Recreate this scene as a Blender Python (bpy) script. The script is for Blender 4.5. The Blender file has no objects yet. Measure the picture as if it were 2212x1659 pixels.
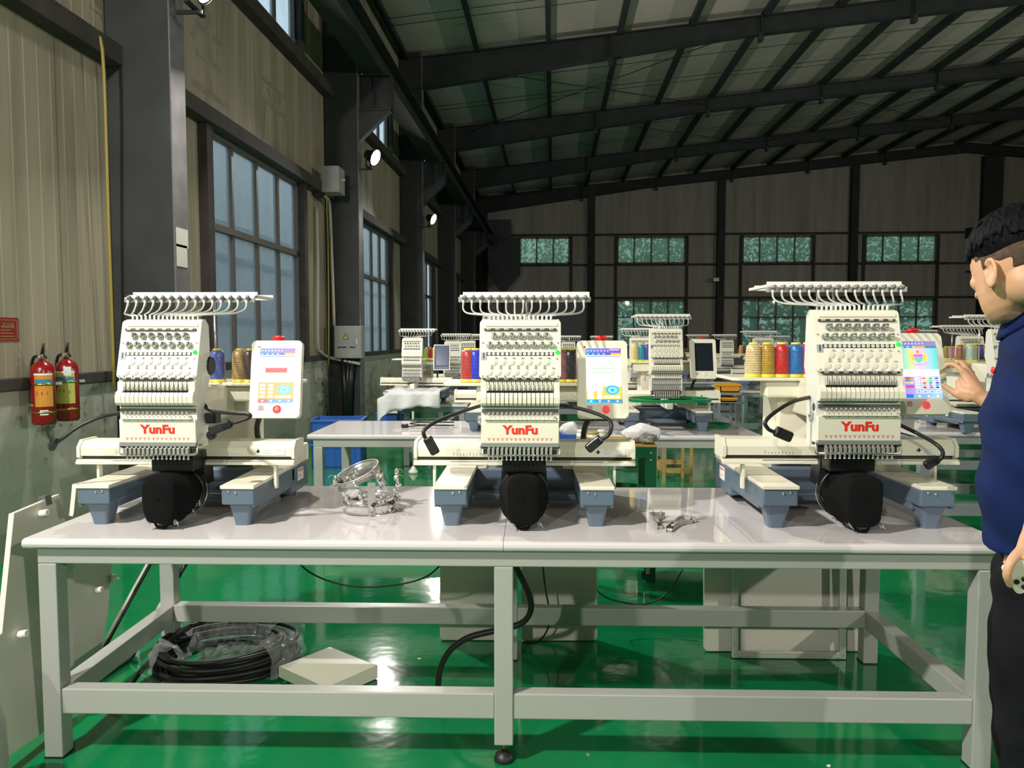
import bpy, bmesh, math, random
from mathutils import Vector, Matrix, Euler
random.seed(7)
C = bpy.context.scene.collection
S = bpy.context.scene
PI = math.pi
# ------------------------------------------------------------------ camera
F, CX, CY, H = 1661.0, 1106.0, 829.5, 1.48
PITCH, YAW = math.radians(3.4576), math.radians(3.0615)
cam = bpy.data.cameras.new('camera'); cam.sensor_fit = 'HORIZONTAL'; cam.sensor_width = 36.0
cam.lens = 36.0 * F / 2212.0; cam.clip_start = 0.05; cam.clip_end = 300
co = bpy.data.objects.new('camera', cam); C.objects.link(co)
co.location = (0, 0, H); co.rotation_euler = (PI/2 - PITCH, 0, YAW)
S.camera = co
# ------------------------------------------------------------------ view, world
S.view_settings.view_transform = 'Standard'; S.view_settings.look = 'None'
S.view_settings.gamma = 1.0; S.view_settings.use_curve_mapping = False
S.view_settings.exposure = 0.08
w = bpy.data.worlds.new('evening_sky'); S.world = w; w.use_nodes = True
nt = w.node_tree; bg = nt.nodes['Background']
bg.inputs['Color'].default_value = (0.74, 0.87, 1.0, 1); bg.inputs['Strength'].default_value = 1.25
cy = S.cycles
cy.max_bounces = 6; cy.diffuse_bounces = 3; cy.glossy_bounces = 3; cy.transmission_bounces = 4
cy.transparent_max_bounces = 8; cy.caustics_reflective = False; cy.caustics_refractive = False
cy.sample_clamp_indirect = 4.0; cy.use_denoising = True

def light_area(name, loc, target, size, watts, color, parent=None, spread=PI):
    l = bpy.data.lights.new(name, 'AREA'); l.shape = 'DISK'; l.size = size; l.energy = watts; l.color = color; l.spread = spread
    o = bpy.data.objects.new(name, l); C.objects.link(o); o.location = loc
    d = Vector(target) - Vector(loc)
    o.rotation_euler = d.to_track_quat('-Z', 'Y').to_euler()
    if parent: o.parent = parent
    return o
# pixel of the photograph -> point of the place (on a plane of known X, Y or Z)
_f = Vector((-math.sin(YAW)*math.cos(PITCH), math.cos(YAW)*math.cos(PITCH), -math.sin(PITCH)))
_r = Vector((math.cos(YAW), math.sin(YAW), 0))
_u = Vector((-math.sin(YAW)*math.sin(PITCH), math.cos(YAW)*math.sin(PITCH), math.cos(PITCH)))
def ray(px, py): return _f + _r*((px-CX)/F) - _u*((py-CY)/F)
def at(px, py, X=None, Y=None, Z=None):
    d = ray(px, py)
    t = X/d.x if X is not None else (Y/d.y if Y is not None else (Z-H)/d.z)
    return Vector((d.x*t, d.y*t, H + d.z*t))
def at_plane(px, py, p, n):
    d = ray(px, py); o = Vector((0, 0, H)); t = (Vector(p)-o).dot(n)/d.dot(n)
    return o + d*t
TH = math.radians(1.65); O = Vector((-0.166, 2.55, 0)); TT = 0.79     # the front table's own frame
def tw(u, v, z=0): return Vector((O.x + u*math.cos(TH) - v*math.sin(TH), O.y + u*math.sin(TH) + v*math.cos(TH), z))

# ------------------------------------------------------------------ materials
def mat(name, col, rough=0.5, metal=0.0, noise=0.0, nscale=6.0, bump=0.0, bscale=80.0, coat=0.0, spec=0.5, trans=0.0, alpha=1.0, emit=None, es=1.0, col2=None, stretch=None, sheen=0.0):
    m = bpy.data.materials.new(name); m.use_nodes = True
    t = m.node_tree; b = t.nodes['Principled BSDF']
    b.inputs['Base Color'].default_value = (*col, 1); b.inputs['Roughness'].default_value = rough
    b.inputs['Metallic'].default_value = metal; b.inputs['Specular IOR Level'].default_value = spec
    b.inputs['Coat Weight'].default_value = coat; b.inputs['Coat Roughness'].default_value = 0.08
    b.inputs['Sheen Weight'].default_value = sheen
    b.inputs['Transmission Weight'].default_value = trans; b.inputs['Alpha'].default_value = alpha
    if emit:
        b.inputs['Emission Color'].default_value = (*emit, 1); b.inputs['Emission Strength'].default_value = es
    tc = None
    if noise or bump or col2:
        tc = t.nodes.new('ShaderNodeTexCoord'); mp = t.nodes.new('ShaderNodeMapping')
        t.links.new(tc.outputs['Object'], mp.inputs['Vector'])
        if stretch: mp.inputs['Scale'].default_value = stretch
    if noise or col2:
        n = t.nodes.new('ShaderNodeTexNoise'); n.inputs['Scale'].default_value = nscale; n.inputs['Detail'].default_value = 5
        t.links.new(mp.outputs['Vector'], n.inputs['Vector'])
        r = t.nodes.new('ShaderNodeValToRGB')
        c2 = col2 if col2 else tuple(c*(1-noise) for c in col)
        r.color_ramp.elements[0].position = 0.35; r.color_ramp.elements[1].position = 0.65
        r.color_ramp.elements[0].color = (*c2, 1); r.color_ramp.elements[1].color = (*[min(1, c*(1+noise*0.3)) for c in col], 1)
        t.links.new(n.outputs['Fac'], r.inputs['Fac']); t.links.new(r.outputs['Color'], b.inputs['Base Color'])
    if bump:
        n2 = t.nodes.new('ShaderNodeTexNoise'); n2.inputs['Scale'].default_value = bscale; n2.inputs['Detail'].default_value = 3
        t.links.new(mp.outputs['Vector'], n2.inputs['Vector'])
        bp = t.nodes.new('ShaderNodeBump'); bp.inputs['Strength'].default_value = bump; bp.inputs['Distance'].default_value = 0.01
        t.links.new(n2.outputs['Fac'], bp.inputs['Height']); t.links.new(bp.outputs['Normal'], b.inputs['Normal'])
    return m
def emis(name, col, s=1.0):
    m = bpy.data.materials.new(name); m.use_nodes = True; t = m.node_tree
    b = t.nodes['Principled BSDF']; b.inputs['Base Color'].default_value = (0.02, 0.02, 0.02, 1); b.inputs['Roughness'].default_value = 0.3
    b.inputs['Emission Color'].default_value = (*col, 1); b.inputs['Emission Strength'].default_value = s
    return m
M = {}
M['cream'] = mat('cream_paint', (0.80, 0.77, 0.635), 0.38, coat=0.15)
M['cream2'] = mat('pale_enamel', (0.72, 0.71, 0.66), 0.4)
M['white'] = mat('white_plastic', (0.80, 0.78, 0.70), 0.35)
M['disc'] = mat('milky_plastic', (0.72, 0.69, 0.58), 0.35)
M['tube'] = mat('milky_tube', (0.50, 0.51, 0.47), 0.25, coat=0.5)
M['blue'] = mat('slate_blue_enamel', (0.105, 0.15, 0.205), 0.42, coat=0.2, bump=0.05, bscale=200)
M['navy'] = mat('dark_blue_enamel', (0.03, 0.045, 0.09), 0.45)
M['chrome'] = mat('chrome', (0.75, 0.75, 0.75), 0.14, 0.88)
M['satin'] = mat('satin_nickel', (0.55, 0.54, 0.51), 0.28, 0.55)
M['dchrome'] = mat('dark_chrome', (0.20, 0.20, 0.195), 0.28, 0.5)
M['steel'] = mat('brushed_steel', (0.50, 0.50, 0.49), 0.3, 0.6)
M['slot'] = mat('shadowy_slot', (0.045, 0.04, 0.032), 0.6)
M['black'] = mat('black_plastic', (0.012, 0.012, 0.014), 0.35)
M['rubber'] = mat('black_rubber', (0.015, 0.014, 0.014), 0.45)
M['fabric'] = mat('black_twill', (0.006, 0.006, 0.007), 0.95, bump=0.6, bscale=500, spec=0.15)
M['red'] = mat('red_print', (0.80, 0.03, 0.015), 0.5)
M['redp'] = mat('red_plastic', (0.75, 0.02, 0.02), 0.3)
M['pinkp'] = mat('pale_red_print', (0.72, 0.25, 0.18), 0.5)
M['ink'] = mat('black_ink', (0.02, 0.02, 0.02), 0.6)
M['paper'] = mat('white_sticker', (0.80, 0.80, 0.78), 0.6)
M['label'] = mat('grey_sticker', (0.36, 0.38, 0.46), 0.5)
M['yellow'] = mat('yellow_plastic', (0.80, 0.68, 0.06), 0.4)
M['led'] = emis('green_led', (0.005, 1.0, 0.06), 1.6)
M['ring'] = emis('red_button_light', (1.0, 0.03, 0.04), 1.3)
M['tabletop'] = mat('grey_laminate', (0.64, 0.605, 0.62), 0.045, coat=0.0)
M['frame'] = mat('grey_green_steel_paint', (0.385, 0.39, 0.365), 0.35, coat=0.2, bump=0.03, bscale=60)
M['frame2'] = mat('grey_steel_paint', (0.24, 0.27, 0.29), 0.35)
M['board'] = mat('beige_board', (0.70, 0.68, 0.59), 0.32, noise=0.06, nscale=3)
M['alu'] = mat('aluminium', (0.60, 0.62, 0.55), 0.35, 0.35)
M['clear'] = mat('crinkled_film', (0.75, 0.78, 0.80), 0.12, 0.0, alpha=0.20, bump=1.0, bscale=25, spec=1.0, coat=1.0)
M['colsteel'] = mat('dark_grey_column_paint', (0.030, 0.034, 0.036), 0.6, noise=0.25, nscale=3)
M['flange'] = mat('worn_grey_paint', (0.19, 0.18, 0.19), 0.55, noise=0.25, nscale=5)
M['beam'] = mat('dark_green_beam_paint', (0.028, 0.034, 0.034), 0.8, noise=0.3, nscale=2)
M['girt'] = mat('brown_grey_girt_paint', (0.060, 0.050, 0.046), 0.85, noise=0.3, nscale=4)
M['wood'] = mat('yellow_wood', (0.42, 0.28, 0.08), 0.5, noise=0.2, nscale=9, stretch=(1, 1, 8))
M['green'] = mat('green_plastic', (0.0, 0.19, 0.06), 0.3, coat=0.3)
M['crate'] = mat('blue_crate_plastic', (0.01, 0.10, 0.42), 0.4)
M['cloth'] = mat('white_cloth', (0.66, 0.66, 0.68), 0.85, bump=0.3, bscale=30)
M['orange'] = mat('orange_plastic', (0.70, 0.33, 0.01), 0.4)
M['pipe_y'] = mat('yellow_conduit', (0.33, 0.25, 0.05), 0.45)
M['pipe_w'] = mat('white_conduit', (0.48, 0.47, 0.40), 0.45)
M['boxgrey'] = mat('light_grey_enamel', (0.36, 0.37, 0.36), 0.45, noise=0.1, nscale=6)
M['extred'] = mat('fire_red_enamel', (0.26, 0.007, 0.009), 0.25, coat=0.3)
M['brass'] = mat('brass_band', (0.62, 0.45, 0.16), 0.25, 1.0)
M['lamp'] = emis('lit_lamp_glass', (1.0, 0.97, 0.90), 40.0)

# ------------------------------------------------------------------ mesh building
class B:
    def __init__(s): s.bm = bmesh.new(); s.m = 0
    def _mi(s, fs):
        for f in fs: f.material_index = s.m
    def mat(s, i): s.m = i; return s
    def box(s, x0, x1, y0, y1, z0, z1, bev=0.0, seg=2, M4=None):
        v = [s.bm.verts.new((x, y, z)) for x in (x0, x1) for y in (y0, y1) for z in (z0, z1)]
        idx = [(0,1,3,2),(4,6,7,5),(0,4,5,1),(2,3,7,6),(0,2,6,4),(1,5,7,3)]
        fs = [s.bm.faces.new([v[i] for i in q]) for q in idx]; s._mi(fs)
        if bev > 0:
            es = list({e for f in fs for e in f.edges})
            r = bmesh.ops.bevel(s.bm, geom=es, offset=bev, segments=seg, affect='EDGES', profile=0.5)
            s._mi(r['faces']); v = list({x for f in r['faces'] for x in f.verts})
            v = list({x for f in s.bm.faces if f.is_valid for x in f.verts} & set(v) | {x for x in v if x.is_valid})
        if M4 is not None: bmesh.ops.transform(s.bm, matrix=M4, verts=[x for x in v if x.is_valid])
        return s
    def poly(s, pts, h, M4=None, bev=0.0):
        """a flat outline in xy extruded from z=0 to h"""
        a = [s.bm.verts.new((p[0], p[1], 0)) for p in pts]; b = [s.bm.verts.new((p[0], p[1], h)) for p in pts]
        n = len(pts); fs = [s.bm.faces.new(a[::-1]), s.bm.faces.new(b)]
        for i in range(n): fs.append(s.bm.faces.new((a[i], a[(i+1) % n], b[(i+1) % n], b[i])))
        s._mi(fs); vs = a+b
        if bev:
            r = bmesh.ops.bevel(s.bm, geom=list(fs[1].edges)+list(fs[0].edges), offset=bev, segments=2, affect='EDGES', profile=0.5); s._mi(r['faces'])
            vs = list({x for f in fs+r['faces'] if f.is_valid for x in f.verts})
        if M4 is not None: bmesh.ops.transform(s.bm, matrix=M4, verts=vs)
        return s
    def loft(s, rings, caps=True, closed=True, smooth=False):
        R = [[s.bm.verts.new(p) for p in r] for r in rings]; n = len(R[0]); fs = []
        for i in range(len(R)-1):
            for j in range(n if closed else n-1):
                k = (j+1) % n; fs.append(s.bm.faces.new((R[i][j], R[i][k], R[i+1][k], R[i+1][j])))
        if smooth:
            for f in fs: f.smooth = True
        if caps and closed: fs += [s.bm.faces.new(R[0][::-1]), s.bm.faces.new(R[-1])]
        s._mi(fs); return s
    def tube(s, pts, r, n=8, caps=True, smooth=True):
        pts = [Vector(p) for p in pts]; rings = []; N = None
        for i, p in enumerate(pts):
            t = (pts[min(i+1, len(pts)-1)] - pts[max(i-1, 0)]).normalized()
            if N is None: N = t.orthogonal().normalized()
            N = (N - t*N.dot(t)); N = N.normalized() if N.length > 1e-6 else t.orthogonal().normalized()
            Bn = t.cross(N); rr = r[i] if isinstance(r, (list, tuple)) else r
            rings.append([p + (N*math.cos(2*PI*k/n) + Bn*math.sin(2*PI*k/n))*rr for k in range(n)])
        return s.loft(rings, caps, True, smooth)
    def lathe(s, prof, n=20, c=(0, 0, 0), axis='z', smooth=True, caps=True):
        rings = []
        for (r, z) in prof:
            ring = []
            for k in range(n):
                a = 2*PI*k/n; x, y = r*math.cos(a), r*math.sin(a)
                p = (x, y, z) if axis == 'z' else ((x, -z, y) if axis == '-y' else (z, x, y))
                ring.append((p[0]+c[0], p[1]+c[1], p[2]+c[2]))
            rings.append(ring)
        return s.loft(rings, caps, True, smooth)
    def quad(s, a, b, c, d):
        f = s.bm.faces.new([s.bm.verts.new(p) for p in (a, b, c, d)]); s._mi([f]); return s
    def ball(s, c, r, sub=2, sc=(1, 1, 1), rot=None):
        m4 = Matrix.Translation(c) @ (rot.to_matrix().to_4x4() if rot else Matrix()) @ Matrix.Diagonal((r*sc[0], r*sc[1], r*sc[2], 1))
        g = bmesh.ops.create_icosphere(s.bm, subdivisions=sub, radius=1.0, matrix=m4)
        for f in {f for v in g['verts'] for f in v.link_faces}: f.smooth = True; f.material_index = s.m
        return s
    def torus(s, R, r, n=40, k=8, c=(0, 0, 0), ax='z', sx=1, sy=1):
        pts = []
        rings = []
        for i in range(n):
            a = 2*PI*i/n; ring = []
            for j in range(k):
                b = 2*PI*j/k; x = (R + r*math.cos(b))*math.cos(a)*sx; y = (R + r*math.cos(b))*math.sin(a)*sy; z = r*math.sin(b)
                p = (x, y, z) if ax == 'z' else (x, z, y)
                ring.append((p[0]+c[0], p[1]+c[1], p[2]+c[2]))
            rings.append(ring)
        rings.append(rings[0]); return s.loft(rings, False, True, True)
    def mesh(s, name, mats):
        bmesh.ops.remove_doubles(s.bm, verts=s.bm.verts, dist=1e-6)
        bmesh.ops.recalc_face_normals(s.bm, faces=s.bm.faces)
        me = bpy.data.meshes.new(name); s.bm.to_mesh(me); s.bm.free()
        for m in (mats if isinstance(mats, (list, tuple)) else [mats]): me.materials.append(M[m] if isinstance(m, str) else m)
        return me
def obj(name, me, parent=None, loc=(0, 0, 0), rot=(0, 0, 0), scale=None, label=None):
    o = bpy.data.objects.new(name, me); C.objects.link(o); o.location = loc; o.rotation_euler = rot
    if scale: o.scale = scale if hasattr(scale, '__len__') else (scale,)*3
    if parent: o.parent = parent
    if label: o['label'] = label
    return o
def tag(o, label, cat, group=None):
    o['label'] = label; o['category'] = cat
    if group: o['group'] = group
    return o
def thing(name, label, cat, loc=(0, 0, 0), rz=0.0, group=None, scale=None):
    return tag(obj(name, None, None, loc, (0, 0, rz), scale), label, cat, group)
def struct(name, me, loc=(0, 0, 0), rot=(0, 0, 0)):
    o = obj(name, me, None, loc, rot); o['kind'] = 'structure'; return o
CACHE = {}
def cached(key, fn):
    if key not in CACHE: CACHE[key] = fn()
    return CACHE[key]
def text_mesh(txt, size, mats, extrude=0.0004, offset=0.0, sx=1.0, align='CENTER'):
    cu = bpy.data.curves.new('lettering', 'FONT'); cu.body = txt; cu.size = size; cu.align_x = align; cu.align_y = 'CENTER'
    cu.extrude = extrude; cu.offset = offset; cu.resolution_u = 3
    o = bpy.data.objects.new('tmp', cu); C.objects.link(o)
    bpy.context.view_layer.update()
    me = bpy.data.meshes.new_from_object(o.evaluated_get(bpy.context.evaluated_depsgraph_get()))
    bpy.data.objects.remove(o); bpy.data.curves.remove(cu)
    me.transform(Matrix.Diagonal((sx, 1, 1, 1)))
    me.materials.clear(); me.materials.append(M[mats] if isinstance(mats, str) else mats)
    return me
def bez(p0, p1, p2, p3, n=10):
    p0, p1, p2, p3 = map(Vector, (p0, p1, p2, p3)); out = []
    for i in range(n+1):
        t = i/n; out.append(p0*(1-t)**3 + p1*3*t*(1-t)**2 + p2*3*t*t*(1-t) + p3*t**3)
    return out
def spline(pts, n=6):
    P = [Vector(p) for p in pts]; P = [P[0]*2-P[1]] + P + [P[-1]*2-P[-2]]; out = []
    for i in range(1, len(P)-2):
        for k in range(n):
            t = k/n; a, b, c, d = P[i-1], P[i], P[i+1], P[i+2]
            out.append(0.5*((2*b) + (c-a)*t + (2*a-5*b+4*c-d)*t*t + (3*b-a-3*c+d)*t**3))
    out.append(P[-2]); return out
def rrect(w, h, r, n=4, cx=0, cy=0):
    out = []
    for (sx, sy, a0) in ((1, 1, 0), (-1, 1, PI/2), (-1, -1, PI), (1, -1, 3*PI/2)):
        for i in range(n+1):
            a = a0 + PI/2*i/n; out.append((cx + sx*(w/2-r) + r*math.cos(a), cy + sy*(h/2-r) + r*math.sin(a)))
    return out
# ================================================================== the hall
XW, XR = -3.62, 24.5; YF = 36.2; ZC = 1.155
def wall_z(px, py): return at(px, py, X=XW)
COLY = [6.15 + 6.0*k for k in range(-1, 6)]   # near faces of the wall columns
def roofz(x): return 1.48 + 6.67 + 0.1*(x + 3.08) if x < 18.5 else 1.48 + 6.67 + 0.1*21.58 - 0.1*(x-18.5)
# floor: glossy green epoxy
def floor_mat():
    m = mat('green_epoxy_floor', (0.004, 0.20, 0.062), 0.10, coat=0.0, spec=0.55)
    t = m.node_tree; b = t.nodes['Principled BSDF']; tc = t.nodes.new('ShaderNodeTexCoord')
    n = t.nodes.new('ShaderNodeTexNoise'); n.inputs['Scale'].default_value = 1.1; n.inputs['Detail'].default_value = 8; n.inputs['Roughness'].default_value = 0.65
    t.links.new(tc.outputs['Object'], n.inputs['Vector'])
    r = t.nodes.new('ShaderNodeValToRGB'); r.color_ramp.elements[0].position = 0.3; r.color_ramp.elements[1].position = 0.7
    r.color_ramp.elements[0].color = (0.003, 0.15, 0.05, 1); r.color_ramp.elements[1].color = (0.006, 0.225, 0.07, 1)
    t.links.new(n.outputs['Fac'], r.inputs['Fac']); t.links.new(r.outputs['Color'], b.inputs['Base Color'])
    r2 = t.nodes.new('ShaderNodeMapRange'); r2.inputs['To Min'].default_value = 0.05; r2.inputs['To Max'].default_value = 0.12
    t.links.new(n.outputs['Fac'], r2.inputs['Value']); t.links.new(r2.outputs['Result'], b.inputs['Roughness'])
    n2 = t.nodes.new('ShaderNodeTexNoise'); n2.inputs['Scale'].default_value = 9; n2.inputs['Detail'].default_value = 2
    t.links.new(tc.outputs['Object'], n2.inputs['Vector'])
    bp = t.nodes.new('ShaderNodeBump'); bp.inputs['Strength'].default_value = 0.10; bp.inputs['Distance'].default_value = 0.01
    t.links.new(n2.outputs['Fac'], bp.inputs['Height']); t.links.new(bp.outputs['Normal'], b.inputs['Normal'])
    return m
struct('floor', B().box(XW-0.2, XR+0.2, -8, YF+0.2, -0.1, 0).mesh('floor', floor_mat()))
# wall panel: ribbed sandwich panels with dirt streaks
def wall_mat(name, base, dirt, rib=0.0, axis='y', ribw=0.14, streak=1.0, thr=(0.38, 0.72)):
    m = mat(name, base, 0.6); t = m.node_tree; b = t.nodes['Principled BSDF']; tc = t.nodes.new('ShaderNodeTexCoord')
    mp = t.nodes.new('ShaderNodeMapping'); mp.inputs['Scale'].default_value = (1.6, 1.6, 0.12*streak)
    t.links.new(tc.outputs['Object'], mp.inputs['Vector'])
    n = t.nodes.new('ShaderNodeTexNoise'); n.inputs['Scale'].default_value = 2.2; n.inputs['Detail'].default_value = 7; n.inputs['Roughness'].default_value = 0.62
    t.links.new(mp.outputs['Vector'], n.inputs['Vector'])
    r = t.nodes.new('ShaderNodeValToRGB'); r.color_ramp.elements[0].position = thr[0]; r.color_ramp.elements[1].position = thr[1]
    r.color_ramp.elements[0].color = (*base, 1); r.color_ramp.elements[1].color = (*dirt, 1)
    t.links.new(n.outputs['Fac'], r.inputs['Fac'])
    sx = t.nodes.new('ShaderNodeSeparateXYZ'); t.links.new(tc.outputs['Object'], sx.inputs['Vector'])
    fr = t.nodes.new('ShaderNodeMath'); fr.operation = 'FRACT'
    dv = t.nodes.new('ShaderNodeMath'); dv.operation = 'DIVIDE'; dv.inputs[1].default_value = 0.92
    t.links.new(sx.outputs['Y' if axis == 'y' else 'X'], dv.inputs[0]); t.links.new(dv.outputs[0], fr.inputs[0])
    lt = t.nodes.new('ShaderNodeMath'); lt.operation = 'LESS_THAN'; lt.inputs[1].default_value = 0.012
    t.links.new(fr.outputs[0], lt.inputs[0])
    mx = t.nodes.new('ShaderNodeMix'); mx.data_type = 'RGBA'
    mf = t.nodes.new('ShaderNodeMath'); mf.operation = 'MULTIPLY'; mf.inputs[1].default_value = 0.7
    t.links.new(lt.outputs[0], mf.inputs[0]); t.links.new(mf.outputs[0], mx.inputs['Factor'])
    t.links.new(r.outputs['Color'], mx.inputs['A']); mx.inputs['B'].default_value = (dirt[0]*0.4, dirt[1]*0.4, dirt[2]*0.4, 1)
    t.links.new(mx.outputs['Result'], b.inputs['Base Color'])
    if rib:
        wv = t.nodes.new('ShaderNodeMath'); wv.operation = 'DIVIDE'; wv.inputs[1].default_value = ribw
        t.links.new(sx.outputs['Y' if axis == 'y' else 'X'], wv.inputs[0])
        f2 = t.nodes.new('ShaderNodeMath'); f2.operation = 'FRACT'; t.links.new(wv.outputs[0], f2.inputs[0])
        l2 = t.nodes.new('ShaderNodeMapRange'); l2.inputs['From Max'].default_value = 0.10; t.links.new(f2.outputs[0], l2.inputs['Value'])
        bp = t.nodes.new('ShaderNodeBump'); bp.inputs['Strength'].default_value = rib; bp.inputs['Distance'].default_value = 0.01
        t.links.new(l2.outputs['Result'], bp.inputs['Height']); t.links.new(bp.outputs['Normal'], b.inputs['Normal'])
    return m
M['wpanel'] = wall_mat('left_wall_sandwich_panel', (0.42, 0.37, 0.275), (0.235, 0.205, 0.15), 0.5, 'y')
M['fpanel'] = wall_mat('far_wall_panel', (0.36, 0.33, 0.29), (0.24, 0.22, 0.19), 0.15, 'x', 0.5)
M['concrete'] = mat('mouldy_plaster', (0.185, 0.205, 0.165), 0.75, bump=0.2, bscale=20)
def mould(m, dark):
    t = m.node_tree; b = t.nodes['Principled BSDF']; tc = t.nodes.new('ShaderNodeTexCoord')
    n = t.nodes.new('ShaderNodeTexNoise'); n.inputs['Scale'].default_value = 11; n.inputs['Detail'].default_value = 6
    n3 = t.nodes.new('ShaderNodeTexNoise'); n3.inputs['Scale'].default_value = 1.3; n3.inputs['Detail'].default_value = 4
    for q in (n, n3): t.links.new(tc.outputs['Object'], q.inputs['Vector'])
    r = t.nodes.new('ShaderNodeValToRGB'); r.color_ramp.elements[0].position = 0.56; r.color_ramp.elements[1].position = 0.64
    r3 = t.nodes.new('ShaderNodeValToRGB'); r3.color_ramp.elements[0].position = 0.5; r3.color_ramp.elements[1].position = 0.62
    t.links.new(n.outputs['Fac'], r.inputs['Fac']); t.links.new(n3.outputs['Fac'], r3.inputs['Fac'])
    mu = t.nodes.new('ShaderNodeMath'); mu.operation = 'MULTIPLY'; t.links.new(r.outputs['Color'], mu.inputs[0]); t.links.new(r3.outputs['Color'], mu.inputs[1])
    n4 = t.nodes.new('ShaderNodeValToRGB'); n4.color_ramp.elements[0].color = (0.37, 0.36, 0.31, 1); n4.color_ramp.elements[1].color = (0.52, 0.49, 0.43, 1)
    t.links.new(n3.outputs['Fac'], n4.inputs['Fac'])
    mx = t.nodes.new('ShaderNodeMix'); mx.data_type = 'RGBA'; t.links.new(mu.outputs[0], mx.inputs['Factor'])
    t.links.new(n4.outputs['Color'], mx.inputs['A']); mx.inputs['B'].default_value = (*dark, 1); t.links.new(mx.outputs['Result'], b.inputs['Base Color'])
mould(M['concrete'], (0.035, 0.04, 0.03))
WIN = [(COLY[k]+3.12-1.46+0.1, COLY[k]+3.12+1.46+0.1) for k in range(1, 6)]   # window spans along the left wall
WZ = [(ZC, 3.66), (5.42, 7.2)]
def wall_with_holes(u0, u1, z0, z1, holes, place, t):
    """panel pieces around rectangular openings"""
    b = B(); us = sorted({u0, u1} | {h[0] for h in holes} | {h[1] for h in holes}); zs = sorted({z0, z1} | {h[2] for h in holes} | {h[3] for h in holes})
    for i in range(len(us)-1):
        for j in range(len(zs)-1):
            cu, cz = (us[i]+us[i+1])/2, (zs[j]+zs[j+1])/2
            if any(h[0] < cu < h[1] and h[2] < cz < h[3] for h in holes): continue
            place(b, us[i], us[i+1], zs[j], zs[j+1])
    return b
holesL = [(a, c, z0, z1) for (a, c) in WIN for (z0, z1) in WZ]
struct('wall_left', wall_with_holes(-8, YF, ZC, 8.3, holesL, lambda b, a, c, z0, z1: b.box(XW-0.08, XW, a, c, z0, z1), 0.08).mesh('wall_left', 'wpanel'))
struct('wall_left_base', B().box(XW-0.22, XW+0.02, -8, YF, 0, ZC).mesh('wall_left_base', 'concrete'))
struct('trim_1', B().box(XW, XW+0.05, -8, YF, ZC-0.03, ZC+0.055, 0.008).mesh('trim', 'girt'))
FW = [(at(x0, 540, Y=YF).x, at(x1, 540, Y=YF).x) for x0, x1 in ((1088, 1231), (1333, 1481), (1603, 1754), (1868, 2022))]
UZ0, UZ1 = at(1340, 570, Y=YF).z, at(1340, 511, Y=YF).z; LZ1 = at(1340, 647, Y=YF).z; LZ0 = 1.0
holesF = [(a, c, UZ0, UZ1) for a, c in FW] + [(a, c, LZ0, LZ1) for a, c in FW[1:]]
struct('wall_far', wall_with_holes(XW, XR, 0, 10.6, holesF, lambda b, a, c, z0, z1: b.box(a, c, YF, YF+0.08, z0, z1), 0.08).mesh('wall_far', 'fpanel'))
struct('wall_right', B().box(XR, XR+0.1, -8, YF, 0, 10).mesh('wall_right', 'fpanel'))
struct('wall_back', B().box(XW, XR, -8.1, -8, 0, 11).mesh('wall_back', 'fpanel'))
# ceiling
m = mat('pale_green_roof_sheet', (0.66, 0.575, 0.53), 0.6, noise=0.18, nscale=0.7, stretch=(1.0, 0.25, 1)); M['roof'] = m
b = B(); b.loft([[(XW-0.3, y, roofz(XW-0.3)), (18.5, y, roofz(18.5)), (XR+0.3, y, roofz(XR+0.3)), (XR+0.3, y, roofz(XR+0.3)+0.08), (18.5, y, roofz(18.5)+0.08), (XW-0.3, y, roofz(XW-0.3)+0.08)] for y in (-8, YF+0.3)])
struct('ceiling', b.mesh('ceiling', 'roof'))
# glass
def glass_mat(name, tint, transp, gloss_r=0.02, haze=(0.6, 0.75, 0.8)):
    m = bpy.data.materials.new(name); m.use_nodes = True; t = m.node_tree; t.nodes.clear()
    o = t.nodes.new('ShaderNodeOutputMaterial'); tr = t.nodes.new('ShaderNodeBsdfTransparent'); tr.inputs['Color'].default_value = (*tint, 1)
    df0 = t.nodes.new('ShaderNodeBsdfTranslucent'); df0.inputs['Color'].default_value = (*haze, 1); gl = t.nodes.new('ShaderNodeBsdfGlossy'); gl.inputs['Roughness'].default_value = gloss_r; gl.inputs['Color'].default_value = (0.8, 0.8, 0.8, 1); df = t.nodes.new('ShaderNodeMixShader'); df.inputs['Fac'].default_value = 0.03; t.links.new(df0.outputs[0], df.inputs[1]); t.links.new(gl.outputs[0], df.inputs[2])
    mx = t.nodes.new('ShaderNodeMixShader')
    tc = t.nodes.new('ShaderNodeTexCoord'); n = t.nodes.new('ShaderNodeTexNoise'); n.inputs['Scale'].default_value = 3; t.links.new(tc.outputs['Object'], n.inputs['Vector'])
    mr = t.nodes.new('ShaderNodeMapRange'); mr.inputs['To Min'].default_value = (1-transp)*0.6; mr.inputs['To Max'].default_value = min(1, (1-transp)*1.4)
    t.links.new(n.outputs['Fac'], mr.inputs['Value']); t.links.new(mr.outputs['Result'], mx.inputs['Fac'])
    t.links.new(tr.outputs[0], mx.inputs[1]); t.links.new(df.outputs[0], mx.inputs[2]); t.links.new(mx.outputs[0], o.inputs['Surface'])
    return m
M['glass'] = glass_mat('dusty_window_glass', (0.92, 0.96, 0.96), 0.66, haze=(0.7, 0.78, 0.8))
M['fglass'] = glass_mat('hazy_far_glass', (0.78, 0.92, 0.80), 0.42, haze=(0.34, 0.46, 0.38))
M['winframe'] = mat('grey_brown_window_frame', (0.13, 0.115, 0.10), 0.5)
wi = 1
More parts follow.
